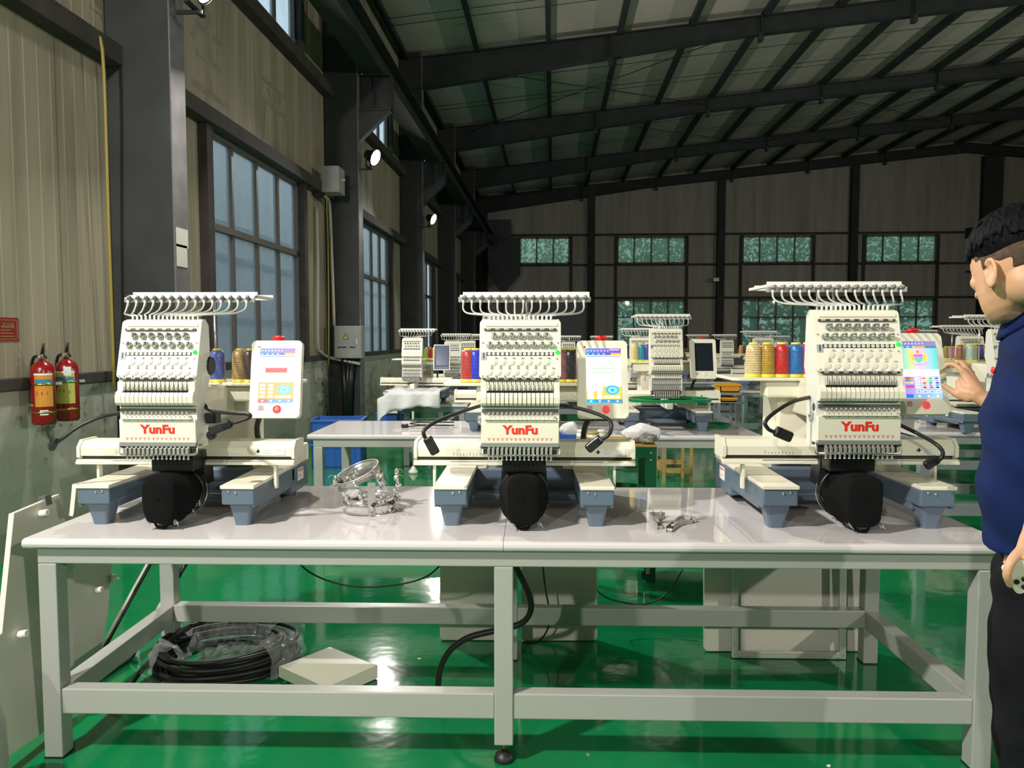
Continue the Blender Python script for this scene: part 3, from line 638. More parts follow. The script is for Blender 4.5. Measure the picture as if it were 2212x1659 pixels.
def display(kind):
    mats = []; b = B(); n = [0]
    def q(x0, x1, z0, z1, m, lift=None):      # fractions of the display, from top left
        if m not in mats: mats.append(m)
        n[0] += 1; y = -0.0006 - 0.00008*n[0]
        X0, X1, Z0, Z1 = (x0-0.5)*DW, (x1-0.5)*DW, (0.5-z0)*DH, (0.5-z1)*DH
        b.mat(mats.index(m)).quad((X0, y, Z1), (X1, y, Z1), (X1, y, Z0), (X0, y, Z0))
    def ell(cx, cz, rx, rz, m, k=20, inner=0):
        if m not in mats: mats.append(m)
        n[0] += 1; y = -0.0006 - 0.00008*n[0]; b.mat(mats.index(m))
        v = [b.bm.verts.new(((cx-0.5+rx*math.cos(2*PI*i/k))*DW, y, (0.5-cz+rz*math.sin(2*PI*i/k))*DH)) for i in range(k)]
        f = b.bm.faces.new(v); b._mi([f])
    def pol(pts, m):
        if m not in mats: mats.append(m)
        n[0] += 1; y = -0.0006 - 0.00008*n[0]; b.mat(mats.index(m))
        f = b.bm.faces.new([b.bm.verts.new(((x-0.5)*DW, y, (0.5-z)*DH)) for x, z in pts]); b._mi([f])
    W = E_('ffffff', 1.15)
    if kind == 'off':
        m = bpy.data.materials.get('dark_display_glass') or mat('dark_display_glass', (0.012, 0.018, 0.026), 0.08)
        q(0, 1, 0, 1, m)
    elif kind == 'off_blue':
        m = bpy.data.materials.get('blue_grey_display_glass') or mat('blue_grey_display_glass', (0.06, 0.075, 0.16), 0.15); q(0, 1, 0, 1, m)
    else:
        em = kind == 'emblem'
        q(0, 1, 0, 1, W)
        q(0, 1, 0, 0.085, ramp_emis('title_bar_'+kind, [(0, (.13, .35, .9)), (0.6, (.30, .16, .75)), (1, (.35, .1, .6))] if not em else [(0, (.25, .2, .6)), (1, (.3, .3, .55))], 1, 'X'))
        for i in range(7): ell(0.06+0.095*i, 0.045, 0.024, 0.016, E_('cfd8ff'))
        q(0, 1, 0.085, 0.125, E_('3f6fb5'))
        if em: pol([(0.36, 0.088), (0.66, 0.088), (0.70, 0.105), (0.66, 0.125), (0.36, 0.125)], E_('ffb040'))
        else: pol([(0.70, 0.088), (1, 0.088), (1, 0.125), (0.72, 0.125)], E_('ffd23c'))
        for i in range(4 if not em else 3): ell(0.06+0.15*i, 0.105, 0.04, 0.014, E_('8fe8ff'))
        if not em:
            q(0.01, 0.99, 0.145, 0.155, E_('2f6fd6'))
            if kind == 'red':
                q(0.17, 0.80, 0.36, 0.455, E_('f0c040')); q(0.18, 0.79, 0.366, 0.449, E_('d2204a'))
                oc, wh, zb = E_('ffb347'), E_('ffffff'), 0.63
            else:
                q(0.19, 0.80, 0.365, 0.455, E_('6fdc6f')); q(0.198, 0.792, 0.372, 0.448, W)
                oc, wh, zb = E_('ffe45a'), W, 0.70
            q(0, 1, zb, 0.935, oc)
            if kind == 'green': q(0, 0.46, zb, 0.78, W)
            for i in range(4):
                zz = 0.66+0.068*i
                if kind == 'red': q(0.04, 0.19, zz, zz+0.045, wh); q(0.28, 0.42, zz, zz+0.045, wh)
            if kind == 'green': q(0.04, 0.2, 0.7, 0.935, wh); q(0.3, 0.44, 0.7, 0.935, wh)
            for i in range(3): q(0.47+0.165*i, 0.61+0.165*i, 0.87, 0.915, wh)
            ell(0.74, 0.765, 0.20, 0.088, E_('48d2ea')); ell(0.74, 0.765, 0.125, 0.055, E_('b6f2ff')); ell(0.74, 0.765, 0.07, 0.03, E_('48c8ea'))
            q(0, 1, 0.935, 1, E_('4aa3d8')); q(0, 0.25, 0.935, 1, E_('d22a5a' if kind == 'red' else '18c4e8'))
            for i in range(4): ell(0.125+0.25*i, 0.968, 0.035, 0.018, E_('e8fbff'))
        else:
            q(0, 1, 0.125, 0.50, ramp_emis('emblem_back', [(0.0, (1, .95, .35)), (0.35, (1.0, .75, .62)), (0.62, (.75, .6, 1)), (0.85, (.25, .95, .85)), (1, (.2, .9, .8))], 1.0, 'Z', 0.15))
            q(0, 1, 0.125, 0.50, ramp_emis('emblem_back2', [(0.0, (.08, .85, .68)), (0.25, (.75, .85, .35)), (0.5, (.95, .62, .95)), (0.8, (.35, .8, .85)), (1, (.08, .8, .7))], 1.0, 'X'))
            q(0, 1, 0.50, 0.625, W)
            q(0, 1, 0.625, 1, ramp_emis('emblem_low', [(0, (.55, .3, .9)), (0.5, (.75, .5, .95)), (1, (.3, .65, .9))], 1.0, 'X'))
            cx = 0.47
            for s in (-1, 1):
                pol([(cx+s*0.07, 0.36), (cx+s*0.16, 0.38), (cx+s*0.25, 0.33), (cx+s*0.24, 0.24), (cx+s*0.18, 0.17), (cx+s*0.13, 0.19), (cx+s*0.17, 0.27)], E_('ffe060'))
                pol([(cx+s*0.11, 0.33), (cx+s*0.17, 0.34), (cx+s*0.19, 0.26), (cx+s*0.16, 0.22)], E_('f5c832'))
            pol([(cx-0.12, 0.27), (cx+0.12, 0.27), (cx+0.10, 0.345), (cx, 0.395), (cx-0.10, 0.345)], E_('3ed6c0'))
            q(cx-0.13, cx+0.12, 0.235, 0.275, E_('ff4ad8')); q(cx-0.05, cx, 0.275, 0.32, E_('ff8ad0'))
            ell(cx-0.01, 0.195, 0.06, 0.026, E_('ffe060')); ell(cx-0.01, 0.193, 0.036, 0.018, E_('f0402a'))
            pol([(cx-0.28, 0.38), (cx-0.15, 0.40), (cx-0.13, 0.425), (cx+0.13, 0.425), (cx+0.15, 0.40), (cx+0.28, 0.38), (cx+0.16, 0.385), (cx+0.12, 0.41), (cx-0.12, 0.41), (cx-0.16, 0.385)], E_('a8a8f0'))
            for i, c in enumerate(('f04028', '30e050', '2080e0', 'f0f050', '60f0e0', 'e060f0', 'e01090', '60b060')):
                q(0.03, 0.25, 0.645+0.024*i, 0.645+0.024*i+(0.026 if i in (0,) else 0.018), E_(c))
            for i in range(4): q(0.29, 0.44, 0.64+0.052*i, 0.64+0.052*i+0.043, E_('eef4ff'))
            cols = [('e83820', '38d040', '2848e0'), ('f8f020', '38e8e8', 'f070f0'), ('e83830', '48b848', '3038c8'), ('f0b848', 'e860d0', '40c0c0'), ('b04058', '489070', '5030b0')]
            for j in range(3):
                q(0.47+0.175*j, 0.63+0.175*j, 0.635, 0.845, E_('e4eeff'))
                for i in range(5): q(0.50+0.175*j, 0.59+0.175*j, 0.645+0.04*i, 0.672+0.04*i, E_(cols[i][j]))
            for i in range(4): q(0.29+0.18*i, 0.44+0.18*i, 0.865, 0.92, E_('d8f0ff')); ell(0.365+0.18*i, 0.893, 0.04, 0.012, E_('50b8e0'))
            q(0, 1, 0.935, 1, E_('88c8e8')); q(0, 0.2, 0.935, 1, E_('1088e8'))
            for i in range(3): ell(0.36+0.25*i, 0.968, 0.04, 0.018, E_('f0ffe0'))
    return b.mesh('display', mats)
def housing_b():
    b = B(); b.poly(rrect(0.194, 0.302, 0.014, 5), 0.032, Matrix.Rotation(PI/2, 4, 'X') @ Matrix.Translation((0, 0, -0.030)), bev=0.004)
    return b.mesh('control_box', 'cream')
def machine(label, loc, rz=0.0, N=15, sc=1.0, kind='off', lod=2, plate=True, screen=True, name='embroidery_machine', group=None, hoop=False, capdrv=False, screen_black=False, shift=0.0):
    t = thing(name, label, 'embroidery machine', loc, rz, group, sc)
    P = lambda n, key, fn, loc=(0, 0, 0), rot=(0, 0, 0), par=t, scale=None, label=None: obj(n, cached(key, fn), par, loc, rot, scale, label)
    hw = 0.292 if N == 15 else 0.238; hx = -0.013 + shift; sp = 0.0158; x0 = -(N-1)/2*sp
    P('base_frame', 'base', base_b)
    for i, (x, y) in enumerate(((-0.265, 0.245), (0.265, 0.245), (-0.265, 0.76), (0.265, 0.76))): P('foot', 'foot', foot_b, (x, y, 0))
    P('arm_cover', 'covL', lambda: cover_b(-1)); P('arm_cover', 'covR', lambda: cover_b(1))
    P('rear_cover', 'rear', lambda: B().box(-0.326, 0.326, 0.70, 0.87, 0.142, 0.22, 0.008).mesh('rear_cover', 'cream'))
    P('pantograph_beam', 'beam', beam_b); P('lower_rail', 'rail', rail_b)
    if lod == 2:
        for x in (-0.256, -0.231, 0.232, 0.258): P('bolt', 'bolt', lambda: B().lathe([(0.005, 0), (0.005, 0.003), (0.002, 0.0035)], 10, axis='-y').mesh('bolt', 'chrome'), (x, 0.178, 0.128 if abs(x) > .25 else 0.132))
        for s in (-1, 1): P('side_bracket', 'brk', lambda: B().box(-0.005, 0.005, 0.352, 0.378, 0.11, 0.205, 0.001).mesh('side_bracket', 'cream'), (s*0.345, 0, 0))
        P('sticker', 'stk', lambda: (B().box(0.275, 0.385, 0.3490, 0.352, 0.240, 0.262).mat(1).box(0.279, 0.285, 0.3484, 0.351, 0.247, 0.262).box(0.274, 0.290, 0.3484, 0.351, 0.252, 0.256)
            .mat(2).box(0.30, 0.335, 0.3484, 0.351, 0.2575, 0.2585).box(0.30, 0.33, 0.3484, 0.351, 0.252, 0.253).box(0.345, 0.375, 0.3484, 0.351, 0.2575, 0.2585).box(0.30, 0.33, 0.3484, 0.351, 0.246, 0.247)).mesh('sticker', ['paper', 'ink', 'label']), label='white instruction sticker with a black mark')
        for s in (-1, 1): P('warning_sticker', 'wst', lambda: (B().box(-0.001, 0.001, -0.04, 0.04, -0.026, 0.026).mat(1).box(-0.0014, 0.0014, -0.036, 0.036, 0.012, 0.022).mat(2).box(-0.0014, 0.0014, -0.03, 0.0, -0.006, -0.002).box(-0.0014, 0.0014, -0.03, 0.02, -0.014, -0.012)).mesh('warning_sticker', ['paper', 'pinkp', 'label']), (s*0.3255, 0.66+0.08, 0.10))
    # pillar, bracket and shelf
    P('pillar', 'pillar', lambda: B().box(-0.13, 0.13, 0.66, 0.86, 0.15, 0.50, 0.012).mesh('pillar', 'cream'))
    P('head_arm', 'harm', lambda: B().box(-0.075, 0.075, 0.26, 0.70, 0.36, 0.50, 0.012).mesh('head_arm', 'cream'))
    P('shelf_bracket', 'sbr', lambda: B().box(-0.20, 0.33, 0.585, 0.67, 0.425, 0.492, 0.01).mesh('shelf_bracket', 'cream'))
    P('thread_shelf', 'shelf', lambda: B().poly(rrect(0.67, 0.30, 0.03, 4, 0, 0.71), 0.013, Matrix.Translation((0, 0, 0.492)), bev=0.003).mesh('thread_shelf', 'cream'))
    # head
    P('head_housing', 'head%d' % N, lambda: head_b(hw), (hx, 0, 0))
    tp = P('tension_panel', 'tp%d' % N, lambda: panel_b(hw), (hx, 0.165, 0.545), (-math.radians(15.5), 0, 0))
    sy = lambda yz: (610-yz)*0.000544*1.044 + 0.002
    nr = (7, 8) if N == 15 else (6, 6)
    for r, (cnt, yz) in enumerate(((nr[0], 343), (nr[1], 402))):
        for i in range(cnt): 
            xx = ((i-(cnt-1)/2)*0.0313 - (0.0 if N == 15 else (0.006 if r == 0 else -0.006)))*(1 if N == 15 else 0.98)
            if lod: P('tension_knob', 'knob', knob_b, (xx, -0.0045, sy(yz)), par=tp)
    for r, (cnt, yz) in enumerate(((nr[0], 510), (nr[1], 575))):
        for i in range(cnt):
            xx = (i-(cnt-1)/2)*0.0313
            if lod: P('guide_wheel', 'disc', disc_b, (xx, -0.0045, sy(yz)), par=tp)
    P('thread_guide_strip', 'rol%d' % N, lambda: roller_b(hw, 8), (0, -0.004, sy(300)), par=tp)
    P('thread_guide_strip', 'rol%d' % N, lambda: None, (hx, 0.166, ZY(628)))
    if not lod:
        def kn():
            b = B()
            for yz in (343, 402):
                for i in range(6): b.ball(((i-2.5)*0.034, -0.008, sy(yz)), 0.012, 1)
            return b.mesh('tension_knobs', 'dchrome')
        o = P('tension_knobs', 'knlow', kn, par=tp)
    P('number_strip', 'ns%d' % N, lambda: B().box(x0-0.01, -x0+0.01, -0.0055, 0, -0.0065, 0.0065).mesh('number_strip', 'slot'), (0, 0, sy(458)), par=tp)
    if lod == 2:
        for i in range(N): P('needle_number', 'num%d' % (N-i), lambda: numdisc(N-i), (x0+i*sp, -0.0056, sy(458)), par=tp)
        P('head_number', 'hn', lambda: _hn(), (XK(570)*hw/0.292, -0.0045, sy(472)), par=tp)
        if N == 15: P('power_light', 'led', lambda: B().lathe([(0.008, 0), (0.008, 0.004), (0.005, 0.007), (0.001, 0.008)], 14, axis='-y').mesh('power_light', 'led'), (XK(1065), -0.0045, sy(447)), par=tp, label='lit green lamp')
        for x, yz in ((563, 385), (1068, 385), (563, 600), (1068, 600), (1062, 488)): P('screw', 'scr', lambda: B().lathe([(0.0035, 0), (0.003, 0.0018), (0.001, 0.002)], 10, axis='-y').mesh('screw', 'steel'), (XK(x)*hw/0.292, -0.0045, sy(yz)), par=tp)
    P('top_guide', 'tg%d' % N, lambda: B().box(-hw/2+0.02, hw/2-0.012, -0.012, 0.02, -0.006, 0.006, 0.002).mesh('top_guide', 'cream'), (0, 0.004, sy(268)), par=tp)
    for i in range(N if lod else 0): P('tube_nipple', 'stub', stub_b, (hx+x0+i*sp, 0.225, 0.758))
    P('takeup_cover', 'tk%d' % N, lambda: takeup_b(hw, N), (hx, 0, 0))
    if lod:
        for i in range(N): P('takeup_lever', 'lev', lever_b, (hx+x0+i*sp+0.0005, 0, 0))
    h = hw/2-0.006
    P('chrome_bar', 'cb%d' % N, lambda: B().box(-h+0.004, h-0.004, 0.164, 0.172, ZY(850), ZY(826)).mesh('chrome_bar', 'dchrome'), (hx, 0, 0))
    P('thread_clamp_rail', 'ctr%d' % N, lambda: B().box(-h+0.012, h-0.012, 0.150, 0.170, ZY(897), ZY(888), 0.002).mesh('thread_clamp_rail', 'cream'), (hx, 0, 0))
    if lod:
        for i in range(N): P('check_spring', 'spr', springs_b, (hx+x0+i*sp, 0, 0))
    if plate:
        pl = P('front_plate', 'fp', lambda: B().box(-0.1385, 0.1385, 0.160, 0.174, ZY(1052), ZY(898), 0.002).mesh('front_plate', 'cream'), (hx, 0, 0))
        P('lettering', 'yunfu', lambda: _yf(), (XK(819)*1.0, 0.1592, ZY(965)), (PI/2, 0, 0), par=pl, label='red lettering')
        for i in range(N): P('needle_mark', 'tri', lambda: _tri(1), (x0+i*sp, 0.1598, ZY(1027)), par=pl)
        for i in range(8): P('screw', 'scr2', lambda: B().lathe([(0.0016, 0), (0.0016, 0.0008), (0.0004, 0.001)], 8, axis='-y').mesh('screw', 'slot'), (x0+sp*0.6+i*2*sp, 0.160, ZY(903)), par=pl)
        P('clear_guard', 'cg', lambda: B().box(-0.1385, 0.1385, 0.157, 0.160, ZY(1075), ZY(1050)).mesh('clear_guard', 'steel'), (hx, 0, 0))
    else:
        def nb():
            b = B()
            for i in range(N): b.tube([(x0+i*sp, 0.166, ZY(900)), (x0+i*sp, 0.166, ZY(1065))], 0.0026, 6); 
            for z in (ZY(905), ZY(975), ZY(1045)): b.box(-h+0.006, h-0.006, 0.160, 0.172, z-0.003, z+0.003)
            b.mat(1).box(-h, -h+0.008, 0.160, 0.176, ZY(1070), ZY(898)).box(h-0.008, h, 0.160, 0.176, ZY(1070), ZY(898)).box(-h+0.004, h-0.004, 0.172, 0.176, ZY(1070), ZY(898))
            return b.mesh('needle_bars', ['steel', 'cream2', 'dchrome'])
        P('needle_bars', 'nb%d' % N, nb, (hx, 0, 0))
    for i in range(N if lod else 0): P('presser_foot', 'pf', presser_b, (hx+x0+i*sp, 0, 0))
    P('presser_bar', 'pb%d' % N, lambda: B().tube([(-h+0.006, 0.158, ZY(1130)), (h-0.006, 0.158, ZY(1130))], 0.004, 8).tube([(-h-0.002, 0.165, ZY(1068)), (-h-0.002, 0.160, ZY(1120)), (-h+0.010, 0.158, ZY(1132))], 0.003, 6).tube([(h+0.002, 0.165, ZY(1068)), (h+0.002, 0.160, ZY(1120)), (h-0.010, 0.158, ZY(1132))], 0.003, 6)
      .mat(1).box(-h, h, 0.164, 0.21, ZY(1085), ZY(1066)).box(-h+0.008, h-0.008, 0.172, 0.20, ZY(1142), ZY(1085)).mesh('presser_bar', ['satin', 'slot']), (hx, 0, 0))
    if lod == 2: P('side_knob', 'sk', lambda: B().lathe([(0.014, 0), (0.016, 0.01), (0.014, 0.02), (0.004, 0.022)], 16, (-h, 0.20, ZY(850)), axis='x').tube([(-h-0.004, 0.2, ZY(880)), (-h-0.012, 0.2, ZY(900)), (-h-0.004, 0.21, ZY(935))], 0.006, 8).mesh('side_knob', 'chrome'), (hx, 0, 0), (0, 0, 0))
    if lod == 2: P('drive_motor', 'mot', lambda: B().lathe([(0.036, -0.03), (0.037, -0.01), (0.037, 0.0), (0.032, 0.006)], 28, (0.14, 0.30, 0.585), axis='x').mesh('drive_motor', 'black'), (hx, 0, 0))
    # thread rack
    NR = N; rs = 0.0352*0.94 if N == 15 else 0.0345
    rx0 = -(NR-1)/2*rs; w2 = -rx0 + 0.020
    P('rack_rail', 'rr%d' % N, lambda: B().box(-w2-0.004, w2+0.004, 0.415, 0.428, 0.826, 0.846, 0.002).mesh('rack_rail', 'steel'))
    P('rack_plate', 'rp%d' % N, lambda: B().box(-w2+0.01, w2+0.002, 0.455, 0.465, 0.845, 0.868, 0.002).box(-w2, w2, 0.428, 0.47, 0.845, 0.852).box(-w2+0.02, w2, 0.645, 0.655, 0.845, 0.866, 0.002).box(-w2, -w2+0.02, 0.44, 0.66, 0.846, 0.856).box(w2-0.02, w2, 0.44, 0.66, 0.846, 0.856).box(-0.01, 0.01, 0.44, 0.66, 0.846, 0.856).mesh('rack_plate', 'cream2'))
    for y in (0.47, 0.63): P('rack_pole', 'pole', lambda: B().lathe([(0.005, 0.505), (0.005, 0.85)], 10).mesh('rack_pole', 'steel'), (0.01, y, 0))
    ep = []
    for i in range(NR):
        ep.append(((rx0+i*rs-0.004, 0.405, 0.824), (hx+x0+i*sp, 0.225, 0.770)))
    def tb(i):
        a, c = Vector(ep[i][0]), Vector(ep[i][1]); dx = (a.x-c.x)
        return bez(a, a+Vector((dx*0.08, -0.005, -0.045-abs(dx)*0.10)), c+Vector((dx*0.62, 0.04, 0.010+abs(dx)*0.02)), c+Vector((0, 0, -0.002)), 12)
    if lod:
        for i in range(NR):
            P('thread_holder', 'hold', holder_b, (rx0+i*rs, 0.414, 0.842))
            P('thread_tube', 'tb%d_%d_%d' % (N, i, int(shift*1000)), lambda: B().tube(tb(i), 0.0037, 6).mesh('thread_tube', 'tube'))
    else:
        def alltubes():
            b = B()
            for i in range(NR): b.tube(tb(i), 0.0042, 5); b.mat(1).ball((rx0+i*rs, 0.405, 0.84), 0.011, 1); b.mat(0)
            return b.mesh('thread_tubes', ['tube', 'dchrome'])
        P('thread_tubes', 'at%d' % N, alltubes)
    # control box
    if screen:
        cb = P('control_box', 'cbx'+str(screen_black), lambda: housing_b() if not screen_black else _hb(), (0.301, 0.392, 0.53), (-math.radians(12), 0, math.radians(2)))
        P('display', 'disp'+kind, lambda: display(kind), (0.004, -0.0022, 0.014), par=cb)
        if not screen_black:
            P('power_button', 'pbt'+('1' if kind not in ('off', 'off_blue') else '0'), lambda: _pb(kind not in ('off', 'off_blue')), (0.01, -0.0022, -0.118), par=cb)
            P('emergency_stop', 'estop', lambda: B().lathe([(0.012, 0), (0.013, 0.006), (0.024, 0.010), (0.025, 0.016), (0.018, 0.021), (0.003, 0.022)], 20).mesh('emergency_stop', 'redp'), (0.0, 0.018, 0.15), par=cb, label='red mushroom button')
            P('badge', 'bdg', lambda: B().box(-0.010, 0.010, -0.001, 0, -0.004, 0.010).mat(1).box(-0.010, 0.010, -0.001, 0, -0.010, -0.005).box(-0.005, 0.005, -0.0014, 0, -0.001, 0.007).mesh('badge', ['label', 'pinkp']), (-0.052, -0.0022, -0.113), par=cb)
            P('corner_mark', 'cmk', lambda: B().box(-0.004, 0.004, -0.001, 0, -0.003, 0.003).mesh('corner_mark', 'redp'), (-0.068, -0.0022, 0.126), par=cb)
        if kind in ('green',): P('lettering', 'dahao', lambda: _dh(), (0.047, -0.0065, 0.114), par=cb)
        P('box_arm', 'barm', lambda: B().tube(spline([(0.27, 0.44, 0.40), (0.24, 0.46, 0.34), (0.235, 0.5, 0.27), (0.25, 0.6, 0.21)]), 0.011, 8).box(0.24, 0.33, 0.42, 0.64, 0.43, 0.47, 0.004).mesh('box_arm', ['rubber']))
    if lod >= 1 and not capdrv: P('cylinder_arm', 'cyl', lambda: B().box(-0.028, 0.028, 0.10, 0.66, 0.175, 0.235, 0.012).mesh('cylinder_arm', 'white'))
    return t
def _hb():
    b = B(); b.mat(0).poly(rrect(0.194, 0.302, 0.008, 3), 0.02, Matrix.Rotation(PI/2, 4, 'X') @ Matrix.Translation((0, 0, -0.018)), bev=0.002)
    b.mat(1).box(-0.09, 0.09, -0.0025, 0, -0.144, 0.144); b.mat(2)
    for x in (-0.055, -0.025, 0, 0.025, 0.055): b.box(x-0.007, x+0.007, -0.003, 0, -0.128, -0.122)
    return b.mesh('control_box', ['steel', 'navy', 'paper'])
def _hn():
    b = B(); b.box(-0.010, 0.010, -0.001, 0, -0.0135, 0.0135); me = b.mesh('head_number', ['label', 'ink'])
    t = text_mesh('1', 0.030, 'ink', 0.0001, 0.0006); t.transform(Matrix.Translation((0, -0.0014, 0)) @ Matrix.Rotation(PI/2, 4, 'X'))
    bm = bmesh.new(); bm.from_mesh(me); k = len(bm.faces); bm.from_mesh(t); bm.faces.ensure_lookup_table()
    for f in bm.faces[k:]: f.material_index = 1
    bm.to_mesh(me); bm.free(); return me
def _yf(): return text_mesh('YunFu', 0.0425, 'red', 0.0004, 0.0018, 1.13)
def _dh():
    t = text_mesh('DAHAO', 0.0085, E_('ffffff', 1.1), 0.0001, 0.0002, 1.25); t.transform(Matrix.Rotation(PI/2, 4, 'X')); return t
def _pb(lit):
    b = B(); b.torus(0.0125, 0.0038, 24, 6, ax='y'); b.mat(1).lathe([(0.010, 0), (0.010, 0.002), (0.001, 0.0025)], 16, axis='-y')
    return b.mesh('power_button', ['ring' if lit else 'white', 'pinkp' if lit else 'white'])
# gooseneck lamps traced on a plane of the table's frame
NV = Vector((-math.sin(TH), math.cos(TH), 0))
def loc_of(o, p): 
    m = Matrix.Translation(o.location) @ Euler(o.rotation_euler).to_matrix().to_4x4() @ Matrix.Diagonal((*o.scale, 1)); return m.inverted() @ Vector(p)
def gooseneck(o, pts, head, vs):
    ps = [loc_of(o, at_plane(x, y, tw(0, v), NV)) for (x, y), v in zip(pts, vs)]
    g = obj('gooseneck_lamp', B().tube(spline(ps, 6), 0.0068, 8).mesh('gooseneck_lamp', 'rubber'), o)
    a, c = [loc_of(o, at_plane(x, y, tw(0, vs[-1]), NV)) for (x, y) in head[:2]]; w = head[2]
    d = (c-a); L = d.length; Z_ = d.normalized(); Y_ = Vector((0, 1, 0)); X_ = Y_.cross(Z_).normalized(); Y_ = Z_.cross(X_); q = Matrix(((X_.x, Y_.x, Z_.x, 0), (X_.y, Y_.y, Z_.y, 0), (X_.z, Y_.z, Z_.z, 0), (0, 0, 0, 1)))
    b = B()
    if w > 0: b.poly(rrect(w, 0.022, 0.010, 4), L, Matrix.Translation(a) @ q, bev=0.0075); 
    b.mat(1).box(-abs(w)*0.34, abs(w)*0.34, -0.0125, -0.010, L*0.35, L*0.93, M4=Matrix.Translation(a) @ q)
    obj('lamp_head', b.mesh('lamp_head', ['black', 'rubber']), g)
# ---- thread cones
def thread_mat(c):
    k = 'thr%.3f%.3f%.3f' % c
    if k not in M:
        m = mat('thread', c, 0.35, sheen=0.4, coat=0.25); t = m.node_tree; b = t.nodes['Principled BSDF']
        tc = t.nodes.new('ShaderNodeTexCoord'); w = t.nodes.new('ShaderNodeTexWave'); w.bands_direction = 'Z'; w.inputs['Scale'].default_value = 34; w.inputs['Distortion'].default_value = 3.5; w.inputs['Detail'].default_value = 1; w.inputs['Detail Scale'].default_value = 5
        mp = t.nodes.new('ShaderNodeMapping'); t.links.new(tc.outputs['Object'], mp.inputs['Vector']); t.links.new(mp.outputs['Vector'], w.inputs['Vector'])
        r = t.nodes.new('ShaderNodeMix'); r.data_type = 'RGBA'; r.inputs['A'].default_value = (*[x*0.62 for x in c], 1); r.inputs['B'].default_value = (*[min(1, x*1.25+0.02) for x in c], 1)
        t.links.new(w.outputs['Fac'], r.inputs['Factor']); t.links.new(r.outputs['Result'], b.inputs['Base Color'])
        M[k] = m
    return k
def cone(p, c, label, group, sc=1.0):
    k = thread_mat(c)
    def w(): 
        b = B(); b.lathe([(0.0318, 0.012), (0.0325, 0.016), (0.0312, 0.06), (0.0298, 0.105), (0.0285, 0.120), (0.022, 0.130), (0.017, 0.133)], 24)
        return b.mesh('thread_winding', k)
    def y():
        b = B(); b.lathe([(0.036, 0), (0.036, 0.004), (0.0325, 0.009), (0.0325, 0.012), (0.010, 0.013)], 24)
        return b.mesh('cone_base', 'yellow')
    def y2(): return B().lathe([(0.010, 0.125), (0.0185, 0.131), (0.0185, 0.139), (0.012, 0.1395), (0.010, 0.13)], 18).mesh('cone_top', 'yellow')
    t = thing('thread_cone', label, 'thread cone', p, random.uniform(0, 6), group, sc)
    obj('thread_winding', cached('w'+k, w), t); obj('cone_base', cached('ccore', y), t); obj('cone_top', cached('ctop', y2), t); return t
def cones_on(px_list, v, z, group, fmt, sc=1.0):
    for (px, c, word) in px_list:
        p = at_plane(px, 800, tw(0, v), NV); p.z = z; cone(p, c, fmt % word, group, sc)
# ================================================================== lamps of the hall
def floodlight(p, n, watts, label, lit_target=None, group='floodlights on the wall columns'):
    n = Vector(n).normalized(); t = thing('floodlight', label, 'lamp', p, 0, group)
    q = n.to_track_quat('Z', 'Y').to_euler()
    obj('lamp_housing', cached('fl_h', lambda: B().lathe([(0.03, -0.20), (0.07, -0.18), (0.10, -0.08), (0.135, -0.005), (0.14, 0.0), (0.128, 0.0), (0.12, -0.012)], 24).mesh('lamp_housing', 'black')), t, (0, 0, 0), q)
    obj('lamp_glass', cached('fl_g', lambda: B().lathe([(0.125, -0.010), (0.10, -0.003), (0.001, 0.0)], 24, caps=False).mesh('lamp_glass', 'lamp')), t, (0, 0, 0), q, label='glowing white lamp glass')
    obj('lamp_bracket', cached('fl_b', lambda: B().box(-0.27, -0.06, -0.01, 0.01, -0.19, -0.16).box(-0.14, -0.10, -0.15, 0.15, -0.16, -0.14).box(-0.13, -0.11, 0.14, 0.15, -0.15, 0.02).box(-0.13, -0.11, -0.15, -0.14, -0.15, 0.02).mesh('lamp_bracket', 'black')), t)
    light_area('lamp_light', Vector((0, 0, 0)) + n*0.03, n*5, 0.24, watts, (1.0, 0.955, 0.86), t)
    return t
WL = [COLY[k] for k in range(6)]
floodlight((-2.78, WL[0]+0.05, 4.28), (0.62, 0.52, -0.50), 300, 'floodlight on the column beside the camera')
floodlight((-2.78, WL[0]-5.95, 4.28), (0.62, 0.45, -0.50), 260, 'floodlight on the column behind the camera')
floodlight((7.5, -6.5, 5.0), (-0.70, 0.62, -0.34), 400, 'floodlight behind the camera on the right, outside the photo')
p = at(452, -24, Y=WL[1]-0.05); floodlight(p, (0.78, 0.10, -0.52), 200, 'floodlight just above the top left of the photo')
p = at(812, 341, Y=WL[2]-0.05); floodlight(p, (0.88, -0.27, -0.40), 170, 'large glowing floodlight on the column with the grey cabinet')
p = at(937, 474, Y=WL[3]-0.05); floodlight(p, (0.88, -0.27, -0.40), 170, 'smaller glowing floodlight, second along the wall')
floodlight((19.0, 5.0, 4.6), (-0.85, 0.30, -0.10), 520, 'floodlight on the right column line, nearer one outside the photo')
floodlight((19.0, 17.0, 4.6), (-0.85, 0.1, -0.10), 160, 'floodlight on the right column line, farther one outside the photo')
